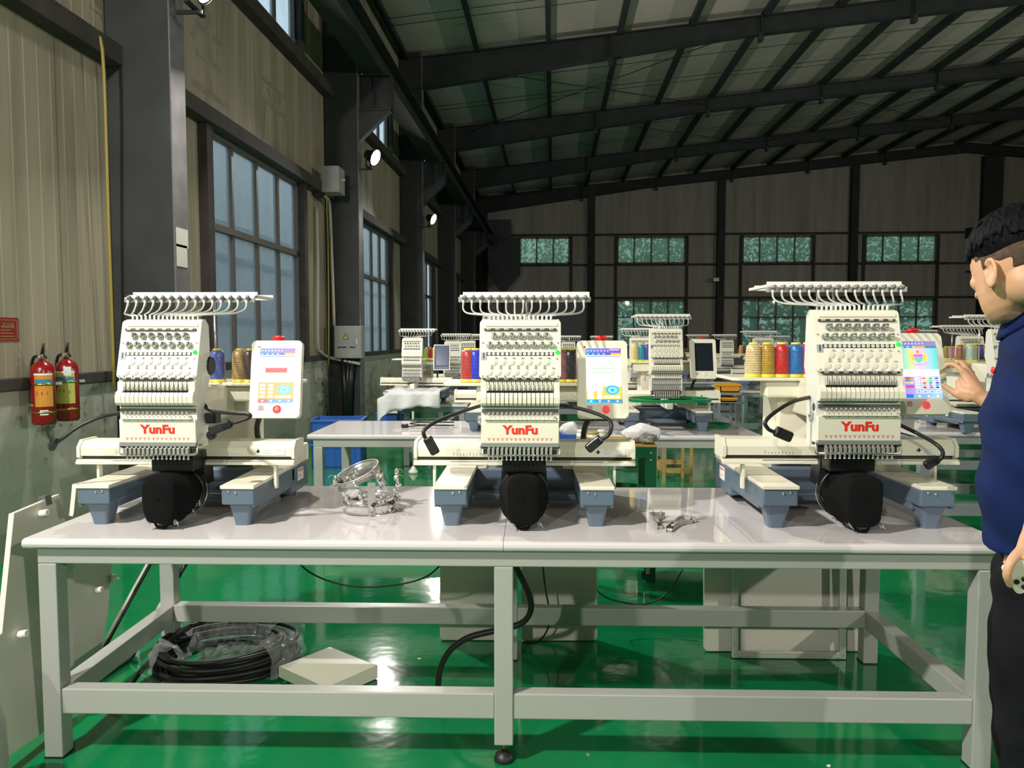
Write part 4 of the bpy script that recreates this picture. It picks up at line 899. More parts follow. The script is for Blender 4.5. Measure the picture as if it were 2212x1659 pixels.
# ================================================================== work tables
def work_table(label, loc, rz, U0, U1, V1, seam=True, rail=0.205, H0=0.79, fm='frame', bottom=True, mids=True, name='work_table'):
    t = thing(name, label, 'table', loc, rz); z0 = H0-0.035
    def bullnose(a, c):
        b = B(); prof = []
        for k in range(7): an = -PI/2 + PI*k/6; prof.append((0.0175*(1-math.cos(an)) , z0+0.0175+0.0175*math.sin(an)))
        pr = prof + [(V1-0.004, H0), (V1, H0-0.004), (V1, z0)]
        b.loft([[(x, y, z) for y, z in pr] for x in (a, c)])
        return b.mesh('table_board', 'tabletop')
    if seam: obj('table_board', bullnose(U0, -0.0008), t); obj('table_board', bullnose(0.0008, U1), t)
    else: obj('table_board', bullnose(U0, U1), t)
    a, c = U0+0.035, U1-0.035; d = 0.065; zt = z0-0.002; zb = zt-0.055
    def bar(n, *q): obj(n, B().box(*q, 0.004).mesh(n, fm), t)
    bar('apron', a, c, 0.028, 0.028+d, zb, zt); bar('apron', a, c, V1-0.02-d, V1-0.02, zb, zt)
    bar('apron', a, a+d, 0.03+d, V1-0.02-d, zb, zt); bar('apron', c-d, c, 0.03+d, V1-0.02-d, zb, zt)
    mid = [0.0] if mids else []
    xs = [a, c-d] + [m-d/2 for m in mid]
    for i, x in enumerate(xs):
        for y in (0.028, V1-0.02-d):
            lift = 0.068 if (i == 2 and y < 0.1) else 0.004
            bar('leg', x, x+d, y, y+d, lift, zb)
            if lift > 0.01: obj('levelling_foot', B().lathe([(0.034, 0.001), (0.036, 0.006), (0.030, 0.022), (0.014, 0.032), (0.008, 0.034)], 20).mat(1).lathe([(0.008, 0.03), (0.008, 0.075)], 10).mesh('levelling_foot', ['rubber', 'brass']), t, (x+d/2, y+d/2, 0), label='black rubber levelling foot on a brass bolt')
            else: obj('foot_cap', B().box(x-0.001, x+d+0.001, y-0.001, y+d+0.001, 0, 0.006).mesh('foot_cap', 'rubber'), t)
    if bottom:
        segs = sorted(xs); z1, z2 = rail-0.045, rail+0.045
        for y, h0, h1 in ((0.034, z1, z2), (V1-0.026-d, z1+0.01, z2)):
            for i in range(len(segs)-1): bar('stretcher', segs[i]+d, segs[i+1], y, y+d-0.008, h0, h1)
        for x in (a, c-d): bar('stretcher', x+0.003, x+d-0.003, 0.028+d, V1-0.02-d, z1+0.005, z2-0.005)
    return t
FT = tw(0, 0, 0)
work_table('long grey work table in front carrying the three embroidery machines', FT, TH, -1.652, 1.70, 0.972)
work_table('long grey work table in the second row, behind the middle machine', (0.0, 5.40, 0), math.radians(1.8), -1.745, 1.475, 0.93, True)
# ================================================================== the three front machines
m1 = machine('embroidery machine at the left end of the front table, red box on its lit screen', tw(-1.235, 0.0, TT), TH, kind='red', group=None, capdrv=True)
m2 = machine('embroidery machine in the middle of the front table, facing straight ahead', tw(0.067, 0.012, TT), TH, kind='green', capdrv=True)
m3 = machine('embroidery machine at the right end of the front table, emblem on its screen', tw(1.262, 0.0, TT), TH, sc=1.045, kind='emblem', capdrv=True)
[c for c in m1.children if c.name.startswith('control_box')][0].location.x += 0.040
cb = [c for c in m3.children if c.name.startswith('control_box')][0]; cb.rotation_euler = (-math.radians(15), 0, math.radians(4)); cb.location.x -= 0.004
gooseneck(m1, [(262, 892), (215, 902), (170, 922), (138, 945), (124, 955)], ((127, 946), (111, 973), 0.020), (0.20, 0.15, 0.12, 0.1, 0.1))
gooseneck(m1, [(440, 872), (455, 887), (495, 892), (535, 894), (537, 903), (500, 915)], ((500, 914), (452, 932), 0.034), (0.25, 0.22, 0.12, 0.1, 0.1, 0.1))
gooseneck(m2, [(1036, 877), (990, 892), (940, 912), (916, 930), (918, 946)], ((922, 944), (942, 981), 0.034), (0.25, 0.17, 0.10, 0.07, 0.07))
gooseneck(m2, [(1210, 875), (1262, 885), (1310, 903), (1321, 920), (1314, 940), (1298, 950)], ((1299, 946), (1268, 972), 0.034), (0.25, 0.17, 0.10, 0.07, 0.07, 0.07))
gooseneck(m3, [(1750, 858), (1712, 868), (1672, 892), (1653, 912), (1660, 927), (1672, 933)], ((1673, 930), (1711, 946), 0.036), (0.25, 0.17, 0.12, 0.1, 0.1, 0.1))
gooseneck(m3, [(1944, 918), (1985, 938), (2020, 958), (2036, 975), (2034, 988), (2025, 996)], ((2026, 990), (1998, 1008), 0.032), (0.25, 0.2, 0.12, 0.1, 0.1, 0.1))
for nm, bb in (('switch_box', B().box(0.135, 0.175, 0.22, 0.27, 0.375, 0.415, 0.004).box(0.15, 0.168, 0.215, 0.222, 0.38, 0.41, 0.002)), ('lamp_clamp', B().lathe([(0.016, 0), (0.017, 0.01), (0.016, 0.02)], 18, (0.205, 0.12, 0.348), axis='-y'))):
    obj(nm, bb.mesh(nm, 'black'), m1)
# caps hooped on the cap drivers
def cap_driver_b():
    b = B(); c = (0, 0.300, 0.108)
    b.torus(0.088, 0.0055, 44, 8, c, 'y'); b.mat(1).torus(0.090, 0.003, 44, 6, (0, 0.330, 0.108), 'y')
    b.mat(0)
    for k in range(40):
        a0, a1 = -1.25+3.6*k/40 + 0.0, -1.25+3.6*(k+1)/40
        P = [(0.0895*math.cos(a), 0.108+0.0895*math.sin(a)) for a in (a0, a1)]
        b.quad((P[0][0], 0.30, P[0][1]), (P[1][0], 0.30, P[1][1]), (P[1][0], 0.345, P[1][1]), (P[0][0], 0.345, P[0][1]))
    b.loft([[(-0.080, y, 0.262), (0.080, y, 0.262), (0.088, y, 0.13), (-0.088, y, 0.13)] for y in (0.315, 0.40)]).box(-0.080, 0.080, 0.24, 0.40, 0.192, 0.262, 0.006)
    b.mat(1)
    for a in (-0.5, -0.95): b.box(0.084*math.cos(a)-0.006, 0.084*math.cos(a)+0.006, 0.282, 0.30, 0.108+0.084*math.sin(a)-0.012, 0.108+0.084*math.sin(a)+0.012, 0.002)
    return b.mesh('cap_driver', ['black', 'chrome'])
def cap_b():
    b = B(); rings = []
    N_ = 40
    for (y, w, h, cz, e) in ((0.298, 0.084, 0.085, 0.110, 2.0), (0.27, 0.087, 0.089, 0.110, 2.1), (0.235, 0.091, 0.092, 0.106, 2.3), (0.205, 0.088, 0.092, 0.104, 2.7), (0.180, 0.073, 0.091, 0.106, 3.4), (0.155, 0.064, 0.089, 0.108, 4.0), (0.138, 0.061, 0.086, 0.110, 4.4), (0.126, 0.058, 0.082, 0.111, 4.6), (0.119, 0.051, 0.073, 0.112, 4.2), (0.116, 0.02, 0.03, 0.115, 2.4)):
        r = []
        for k in range(N_):
            a = 2*PI*k/N_; ca, sa = math.cos(a), math.sin(a)
            x = math.copysign(abs(ca)**(2/e), ca)*w; z = math.copysign(abs(sa)**(2/e), sa)*h
            x *= 1 + 0.022*math.sin(5*a+y*40); z *= 1 + 0.015*math.sin(4*a+1)
            if z < 0: x *= 1 - 0.10*(-z/h)
            r.append((x, y, cz+z))
        rings.append(r)
    b.loft(rings, True, True, True)
    b.ball((0, 0.116, 0.118), 0.007, 2, (1, 0.5, 1))
    return b.mesh('baseball_cap', 'fabric')
def loop_b():
    return B().tube(spline([(-0.030, 0.150, 0.030), (-0.018, 0.148, 0.012), (0.0, 0.146, 0.006), (0.016, 0.146, 0.010), (0.026, 0.148, 0.030)]), 0.0045, 6).box(0.0, 0.016, 0.140, 0.152, 0.002, 0.014, 0.003).mesh('cap_strap', 'fabric')
def clips_b():
    b = B(); rnd = random.Random(3)
    for (x, z) in ((0.052, 0.036), (0.058, 0.030), (0.046, 0.034), (-0.046, 0.028), (-0.052, 0.034)):
        b.tube([(x, 0.16, z), (x+0.006, 0.145, z-0.006), (x+0.001, 0.135, z+0.006), (x+0.010, 0.130, z-0.012)], 0.0015, 5)
    for i in range(9): z = 0.03+0.008*i; b.tube([(0.083-0.004*abs(i-5), 0.25, z), (0.089-0.003*abs(i-5), 0.24, z+0.004)], 0.0016, 5)
    return b.mesh('cap_clips', 'chrome')
for mm, side, w, rz in ((m1, 'left', 'front left', 0.0), (m2, 'middle', 'middle', 0.0), (m3, 'right', 'front right', 0.0)):
    obj('cap_driver', cached('capdrv', cap_driver_b), mm)
    c = obj('baseball_cap', cached('cap', cap_b), None, mm.location, mm.rotation_euler, mm.scale)
    tag(c, 'black fabric cap clamped under the needles of the %s embroidery machine' % side, 'cap', 'black caps on the front machines')
    obj('cap_strap', cached('loop', loop_b), c); obj('cap_clips', cached('clips', clips_b), c, label='silver wire clips')
# thread cones of the front machines
ZS = TT + 0.505
cones_on([(470, (0.05, 0.08, 0.33), 'blue'), (518, (0.34, 0.22, 0.09), 'tan'), (541, (0.05, 0.03, 0.02), 'dark brown')], 0.62, ZS, 'cones behind the left machine', '%s thread cone on the shelf behind the left front machine')
cones_on([(1012, (0.40, 0.03, 0.03), 'red'), (1028, (0.01, 0.03, 0.55), 'bright blue'), (1214, (0.28, 0.10, 0.12), 'dusty mauve'), (1232, (0.008, 0.008, 0.015), 'black'), (1251, (0.09, 0.02, 0.035), 'dark purple')], 0.64, ZS+0.001, 'cones behind the middle machine', '%s thread cone on the shelf behind the middle front machine')
cones_on([(1627, (0.62, 0.48, 0.24), 'cream'), (1657, (0.40, 0.25, 0.02), 'mustard gold'), (1688, (0.48, 0.006, 0.01), 'red'), (1718, (0.005, 0.13, 0.42), 'royal blue'), (1744, (0.45, 0.01, 0.25), 'magenta')], 0.64, TT+0.528, 'cones behind the right machine', '%s thread cone on the shelf left of the right front machine', 1.02)
# ================================================================== things on the front table
def hoop_cap_station():
    c = at(797, 1103, Z=TT); c.z = TT
    t = thing('cap_frame_hoop', 'shiny chrome round cap frame standing on the front table, between left and middle machines', 'cap frame', c, 0.3, None, 1.14)
    def band(R, h, y, n=48, a0=0, a1=2*PI, mt=0.0015):
        b = B(); rings = []
        for k in range(n+1):
            a = a0+(a1-a0)*k/n; ca, sa = math.cos(a), math.sin(a)
            rings.append([(ca*(R-mt), sa*(R-mt), 0), (ca*(R+mt), sa*(R+mt), 0), (ca*(R+mt), sa*(R+mt), h), (ca*(R-mt), sa*(R-mt), h)])
        b.loft(rings, True, True, True); return b
    obj('lower_band', band(0.088, 0.05, 0).mesh('lower_band', 'chrome'), t, (0, 0, 0.004))
    obj('upper_band', band(0.080, 0.070, 0, a0=-0.9, a1=PI*1.45).mesh('upper_band', 'chrome'), t, (-0.012, 0.0, 0.075), (math.radians(8), math.radians(-24), 0))
    obj('toothed_rim', B().torus(0.081, 0.0022, 60, 6).mesh('toothed_rim', 'steel'), t, (-0.042, -0.006, 0.141), (math.radians(8), math.radians(-24), 0))
    rnd = random.Random(5)
    for i, (a, z, r) in enumerate(((-2.9, 0.10, 0.095), (-2.5, 0.05, 0.092), (-1.9, 0.06, 0.092), (-1.5, 0.03, 0.092), (-1.2, 0.07, 0.092), (-0.2, 0.06, 0.095), (0.2, 0.04, 0.10), (0.4, 0.12, 0.11), (-2.2, 0.14, 0.085), (-0.7, 0.03, 0.094), (-3.2, 0.11, 0.115), (0.1, 0.10, 0.1))):
        x, y = r*math.cos(a), r*math.sin(a)
        b = B(); b.lathe([(0.006, -0.016), (0.0065, -0.005), (0.0065, 0.004)], 12).mat(1).lathe([(0.0075, 0.004), (0.0085, 0.012), (0.005, 0.018)], 12)
        b.mat(0).box(-0.010, 0.010, -0.004, 0.004, -0.024, -0.016, 0.001).tube([(0.004, 0, 0.012), (0.016, 0.004, 0.016), (0.024, 0.001, 0.008), (0.022, 0, 0.002)], 0.001, 5)
        obj('clamp_screw', b.mesh('clamp_screw', ['chrome', 'black' if i % 3 == 0 else 'chrome']), t, (x, y, z), (rnd.uniform(-.5, .5), rnd.uniform(-.5, .5), a))
    obj('support_post', B().box(-0.013, 0.013, -0.002, 0.002, 0, 0.115, 0.001).mesh('support_post', 'steel'), t, (0.004, -0.090, 0.0), label='flat grey support strip')
hoop_cap_station()
def arm_tool(px, py, rz, mir, label):
    c = at(px, py, Z=TT); c.z = TT+0.001; t = thing('hoop_arm_bracket', label, 'hoop bracket', c, rz, None, (0.95, 1.75, 1.4))
    s = -1 if mir else 1
    pts = [(0, 0), (0.020, 0), (0.022, 0.055), (0.034, 0.078), (0.055, 0.090), (0.055, 0.104), (0, 0.104)]
    pts = [(s*x, y) for x, y in pts]; pts = pts if s > 0 else pts[::-1]
    obj('plate', B().poly(pts, 0.008, bev=0.001).mesh('plate', 'steel'), t)
    obj('rim', B().poly([(s*x, y) for x, y in ((-0.003, -0.003), (0.0, -0.003), (0.0, 0.107), (-0.003, 0.107))][::s], 0.014).poly([(s*x, y) for x, y in ((0, 0.102), (0.062, 0.102), (0.062, 0.107), (0, 0.107))][::s], 0.014).mesh('rim', 'chrome'), t)
    obj('clip', B().box(s*0.004 if s > 0 else -0.017, s*0.004+0.013 if s > 0 else -0.004, 0.022, 0.058, 0.008, 0.012, 0.001).mat(1).box(s*0.004 if s > 0 else -0.017, s*0.004+0.013 if s > 0 else -0.004, 0.004, 0.018, 0.008, 0.011).mesh('clip', ['chrome', 'slot']), t)
    for q in ((0.012, 0.098), (0.045, 0.098)): obj('screw', cached('scrb', lambda: B().lathe([(0.003, 0), (0.003, 0.012), (0.001, 0.013)], 10).mesh('screw', 'chrome')), t, (s*q[0], q[1], 0.008))
arm_tool(1420, 1143, 0.03, False, 'chrome hoop bracket lying on the front table, the left and shorter looking of two')
arm_tool(1440, 1149, -0.42, False, 'chrome hoop bracket lying slanted on the front table, the right one of two')
# ================================================================== under and behind the front table
def lean_panel(name, label, cat, pts, pos, n, th, m, bev=0.003, group=None):
    """a board whose outline is measured on its own leaning plane"""
    n = Vector(n).normalized(); pos = Vector(pos); P3 = [at_plane(x, y, pos, n) for x, y in pts]
    X = Vector((0, 0, 1)).cross(n); X.normalize(); Y = n.cross(X)
    L = [((p-pos).dot(X), (p-pos).dot(Y)) for p in P3]
    M4 = Matrix(((X.x, Y.x, n.x, pos.x), (X.y, Y.y, n.y, pos.y), (X.z, Y.z, n.z, pos.z), (0, 0, 0, 1)))
    b = B(); area = sum(L[i][0]*L[(i+1) % len(L)][1]-L[(i+1) % len(L)][0]*L[i][1] for i in range(len(L)))
    if area < 0: L = L[::-1]
    b.poly(L, -th, None, bev); me = b.mesh(name, m); o = obj(name, me); o.matrix_world = M4
    if cat: tag(o, label, cat, group)
    return o, M4, n
def stub(parent, M4, px, py, pos, n, m='white', r=0.013, L=0.032, name='rubber_stop'):
    p = M4.inverted() @ at_plane(px, py, pos, n)
    obj(name, B().lathe([(r, 0), (r*1.05, L*0.2), (r*1.05, L), (r*0.4, L), (r*0.35, L-0.004)], 16).mesh(name, m), parent, p, label='cream round stop')
pA, nA = Vector((-1.84, 2.6, 0)), Vector((1, 0.0, 0.17))
o, M4, nn = lean_panel('extension_board', 'large beige board with a notch leaning at the left end of the front table', 'board', [(30, 1108), (128, 1067), (131, 1090), (140, 1112), (160, 1116), (160, 1520), (86, 1588), (8, 1640), (-160, 1790), (-200, 1700), (-80, 1450), (6, 1368)], pA, nA, 0.022, 'board')
for q in ((86, 1110), (40, 1371)): stub(o, M4, *q, pA, nn)
p = M4.inverted() @ at_plane(104, 1080, pA, nn); obj('corner_clip', B().box(-0.018, 0.018, -0.02, 0.02, -0.026, 0.003, 0.001).mesh('corner_clip', 'dchrome'), o, p)
pB, nB = Vector((-1.93, 3.4, 0)), Vector((1, 0.0, 0.10))
o, M4, nn = lean_panel('extension_board', 'beige board leaning behind the notched one, seen under the left end of the front table', 'board', [(150, 1128), (160, 1110), (165, 1045), (215, 1032), (262, 1040), (240, 1240), (233, 1330), (215, 1420), (140, 1478), (140, 1250)], pB, nB, 0.02, 'board')
stub(o, M4, 205, 1275, pB, nn)
p = M4.inverted() @ at_plane(240, 1254, pB, nn); obj('hinge_bracket', B().box(-0.02, 0.03, -0.004, 0.004, 0, 0.02, 0.001).box(-0.012, 0.006, 0.008, 0.028, 0, 0.02, 0.002).mesh('hinge_bracket', 'chrome'), o, p)
# aluminium hoop frame leaning on the left side rail
Af, Bf = at(322, 1215, Y=3.45), at(402, 1212, Y=3.48); Df, Cf = at(172, 1488, Z=0.015), at(282, 1418, Z=0.015)
t = thing('border_frame', 'slim black and grey frame leaning on the left side rail under the front table', 'frame', Df)
for a, c in ((Af, Df), (Bf, Cf), (Df, Cf), (Af, Bf)):
    d = (c-a).normalized()
    obj('frame_bar', B().tube([a-Df, c-Df], 0.010, 4, smooth=False).mesh('frame_bar', 'alu'), t); obj('edge_strip', B().tube([a-Df+Vector((0.012, -0.006, -0.004)), c-Df+Vector((0.012, -0.006, -0.004))], 0.006, 4, smooth=False).mesh('edge_strip', 'black'), t, label='black edge strip')
# boards behind the table
def up_board(label, x0, x1, yb, Y, z1, m='board', lean=0.06, name='extension_board'):
    a = at(x0, yb, Z=0.004); c = at(x1, yb, Z=0.004); w = (Vector((c.x, c.y))-Vector((a.x, a.y))).length; r = math.atan2(c.y-a.y, c.x-a.x)
    b = B(); b.poly([(x+w/2, y+z1/2) for x, y in rrect(w, z1, 0.02)], 0.02, Matrix.Rotation(PI/2, 4, 'X') @ Matrix.Translation((0, 0, -0.02)), 0.003)
    o = obj(name, b.mesh(name, m), None, a, (-math.atan(lean), 0, r)); tag(o, label, 'board'); return o
up_board('beige board standing behind the middle leg of the front table, left of two', 950, 1119, 1383, 0, 0.72)
up_board('beige board standing behind the middle leg of the front table, right of two', 1126, 1290, 1384, 0, 0.72)
up_board('wide beige board standing behind the front table at the right, behind an aluminium frame', 1521, 1862, 1407, 0, 0.72)
a = at(1581, 1421, Z=0.004); c = at(1828, 1424, Z=0.004); w = (c-a).length; r = math.atan2(c.y-a.y, c.x-a.x)
t = thing('aluminium_frame', 'rectangular aluminium profile frame with screws standing behind the front table at the right', 'frame', a, r)
t.rotation_euler = (-0.05, 0, r)
pw = 0.030
for q in ((0, pw, 0, 0.68), (w-pw, w, 0, 0.68)): obj('frame_profile', B().box(q[0], q[1], 0, 0.018, q[2], q[3], 0.002).box(q[0]+0.009, q[0]+0.012, -0.002, 0, q[2], q[3]).box(q[0]+0.019, q[0]+0.022, -0.002, 0, q[2], q[3]).mesh('frame_profile', 'alu'), t)
for z in (0.0, 0.17): 
    obj('frame_profile', B().box(pw, w-pw, 0, 0.018, z, z+pw, 0.002).box(pw, w-pw, -0.002, 0, z+0.009, z+0.012).box(pw, w-pw, -0.002, 0, z+0.020, z+0.023).mesh('frame_profile', 'alu'), t)
for x, z in ((0.015, 0.015), (0.04, 0.006), (w-0.015, 0.015), (w-0.04, 0.006), (0.01, 0.06), (w-0.01, 0.06), (0.07, 0.008), (w-0.07, 0.008)):
    obj('screw', cached('fscr', lambda: B().lathe([(0.004, 0), (0.003, 0.002)], 10, axis='-y').mesh('screw', 'steel')), t, (x, -0.001, z))
# black conduit, cables
def cable(pts, r, label, name='cable', m='rubber', group=None, corr=False):
    b = B(); P_ = spline(pts, 8); b.tube(P_, r, 8); o = obj(name, b.mesh(name, m)); tag(o, label, 'cable', group); return o
C3 = lambda px, py, v: at_plane(px, py, tw(0, v), NV)
pts = [C3(1105, 1205, 0.35), C3(1122, 1240, 0.38), C3(1143, 1285, 0.42), C3(1146, 1320, 0.45), C3(1125, 1347, 0.47), C3(1070, 1362, 0.48), C3(1010, 1378, 0.49), C3(970, 1408, 0.50), C3(950, 1450, 0.51), C3(946, 1490, 0.52)]
pts[-1].z = 0.012
cable(pts, 0.0125, 'thick black hose curving down behind the middle leg to a floor socket')
s = pts[-1]; t = thing('floor_socket', 'small pinkish floor socket plate where the thick black hose ends', 'socket', (s.x, s.y, 0), 0.2)
obj('socket_plate', B().box(-0.06, 0.06, -0.05, 0.05, 0, 0.004, 0.001).mesh('socket_plate', mat('pinkish_metal', (0.35, 0.26, 0.27), 0.4)), t); obj('socket_collar', B().lathe([(0.022, 0.004), (0.02, 0.012), (0.014, 0.012)], 16).mesh('socket_collar', 'dchrome'), t)
cable([C3(640, 1212, 0.5), C3(672, 1238, 0.5), C3(720, 1258, 0.5), C3(780, 1268, 0.5), C3(860, 1263, 0.5), C3(920, 1246, 0.5), C3(958, 1215, 0.5)], 0.0035, 'thin black cable hanging in a bow under the front table, left of its middle leg')
cable([C3(1270, 1240, 1.25), C3(1300, 1285, 1.25), C3(1350, 1302, 1.25), C3(1395, 1305, 1.25), C3(1440, 1283, 1.25), C3(1475, 1230, 1.25)], 0.004, 'thin black cable hanging behind the right board under the table')
cable([C3(1172, 1215, 0.95), C3(1178, 1270, 0.95), C3(1188, 1330, 0.97), C3(1180, 1365, 1.0), C3(1158, 1388, 1.02), C3(1128, 1388, 1.05)], 0.004, 'thin black cable hanging in front of the beige boards')
# hose coil in plastic wrap
cc = at(488, 1432, Z=0.0); t = thing('hose_coil', 'coil of black hose half wrapped in clear film on the floor under the front table', 'hose', (cc.x, cc.y, 0), 0.25)
rnd = random.Random(11); 
for k in range(11):
    R = 0.285 - 0.012*(k % 4) + rnd.uniform(-.012, .012); z = 0.014 + 0.022*(k//2.2); sx = 1.0 + rnd.uniform(-.03, .06); ox, oy = rnd.uniform(-.02, .02), rnd.uniform(-.02, .02)
    pts = [(R*sx*math.cos(a)+ox, R*0.86*math.sin(a)+oy, z+0.006*math.sin(a*2+k)) for a in [2*PI*i/48 for i in range(49)]]
    obj('hose_turn', B().tube(pts, 0.011, 8, caps=False).mesh('hose_turn', 'rubber'), t)
obj('hose_end', B().tube(spline([(0.20, 0.18, 0.13), (0.02, 0.22, 0.15), (-0.2, 0.1, 0.13), (-0.31, -0.1, 0.06), (-0.36, -0.25, 0.013)]), 0.0115, 8).mesh('hose_end', 'rubber'), t)
def wrap():
    b = B(); rings = []; rnd = random.Random(2); N1, N2 = 70, 18
    for i in range(N1+1):
        a = 2*PI*i/N1; ring = []
        for j in range(N2):
            c = 2*PI*j/N2; rr = 0.074 + rnd.uniform(-0.013, 0.013); R = 0.285
            x = (R+rr*1.15*math.cos(c))*math.cos(a); y = (R*0.86+rr*1.1*math.cos(c))*math.sin(a); z = max(0.002, 0.070+rr*math.sin(c)*1.15)
            ring.append((x, y, z))
        rings.append(ring)
    rings[-1] = rings[0]; keep = rings[0:22] + []
    b.loft(rings[4:30], False, True, False); b.loft(rings[38:45], False, True, False); b.loft(rings[60:68], False, True, False)
    return b
obj('film_wrap', wrap().mesh('film_wrap', 'clear'), t, label='crinkled clear plastic film')
def filmbag():
    b = B(); rnd = random.Random(9); n = 14; V = [[b.bm.verts.new(((i/n-0.5)*0.30+rnd.uniform(-.005, .005), (j/n-0.5)*0.26+rnd.uniform(-.005, .005), 0.06+rnd.uniform(-0.018, 0.028)-0.25*(((i/n-.5)**2+(j/n-.5)**2))*0.5)) for j in range(n+1)] for i in range(n+1)]
    for i in range(n):
        for j in range(n): b._mi([b.bm.faces.new((V[i][j], V[i+1][j], V[i+1][j+1], V[i][j+1]))])
    return b
obj('film_bag', filmbag().mesh('film_bag', 'clear'), t, (0.02, -0.03, 0.0), label='bunched clear film inside the coil')
# folded cream sheet metal cover
A = at(602, 1440, Z=0.06); Bc = at(713, 1397, Z=0.06); Cc = at(790, 1447, Z=0.06)
e1 = (Bc-A); e2 = (Cc-Bc); ang = math.atan2(e1.y, e1.x); L1, L2 = e1.length, e2.length
b = B(); b.box(0, L1, -L2, 0, 0.058, 0.06, 0.0006).box(L1-0.002, L1, -L2, 0, 0.004, 0.06).box(0, 0.002, -L2, 0, 0.014, 0.06).box(0, L1, -L2, -L2+0.002, 0.004, 0.06)
tag(obj('cover_plate', b.mesh('cover_plate', 'cream'), None, (A.x, A.y, 0), (0, 0, ang)), 'square cream folded metal cover lying on the floor beside the hose coil', 'cover')
# pale cloth at the lower left edge
q = at(-62, 1600, Y=2.25); t = thing('cloth_sack', 'pale pinkish cloth sack standing at the lower left edge of the photo', 'sack', (q.x, 2.25, 0))
obj('sack_body', B().lathe([(0.05, 0), (0.085, 0.03), (0.098, 0.12), (0.094, 0.25), (0.07, 0.36), (0.03, 0.43), (0.012, 0.44)], 24).mesh('sack_body', mat('pale_pink_cloth', (0.50, 0.42, 0.42), 0.9, bump=0.4, bscale=20)), t)
# white scraps on the floor
for i, (px, py) in enumerate(((905, 1423), (1790, 1655), (1270, 1631), (890, 1545))):
    p = at(px, py, Z=0); b = B().poly([(-0.008, -0.004), (0.006, -0.006), (0.010, 0.002), (-0.002, 0.007)], 0.002)
    tag(obj('paper_scrap', b.mesh('paper_scrap', 'paper' if i != 2 else 'wood'), None, (p.x, p.y, 0), (0, 0, i)), ['tiny white scrap on the floor left of the thick hose', 'tiny white scrap on the floor at the lower right', 'small brown chip on the floor right of the levelling foot', 'small pale chip on the floor below the front rail'][i], 'scrap')
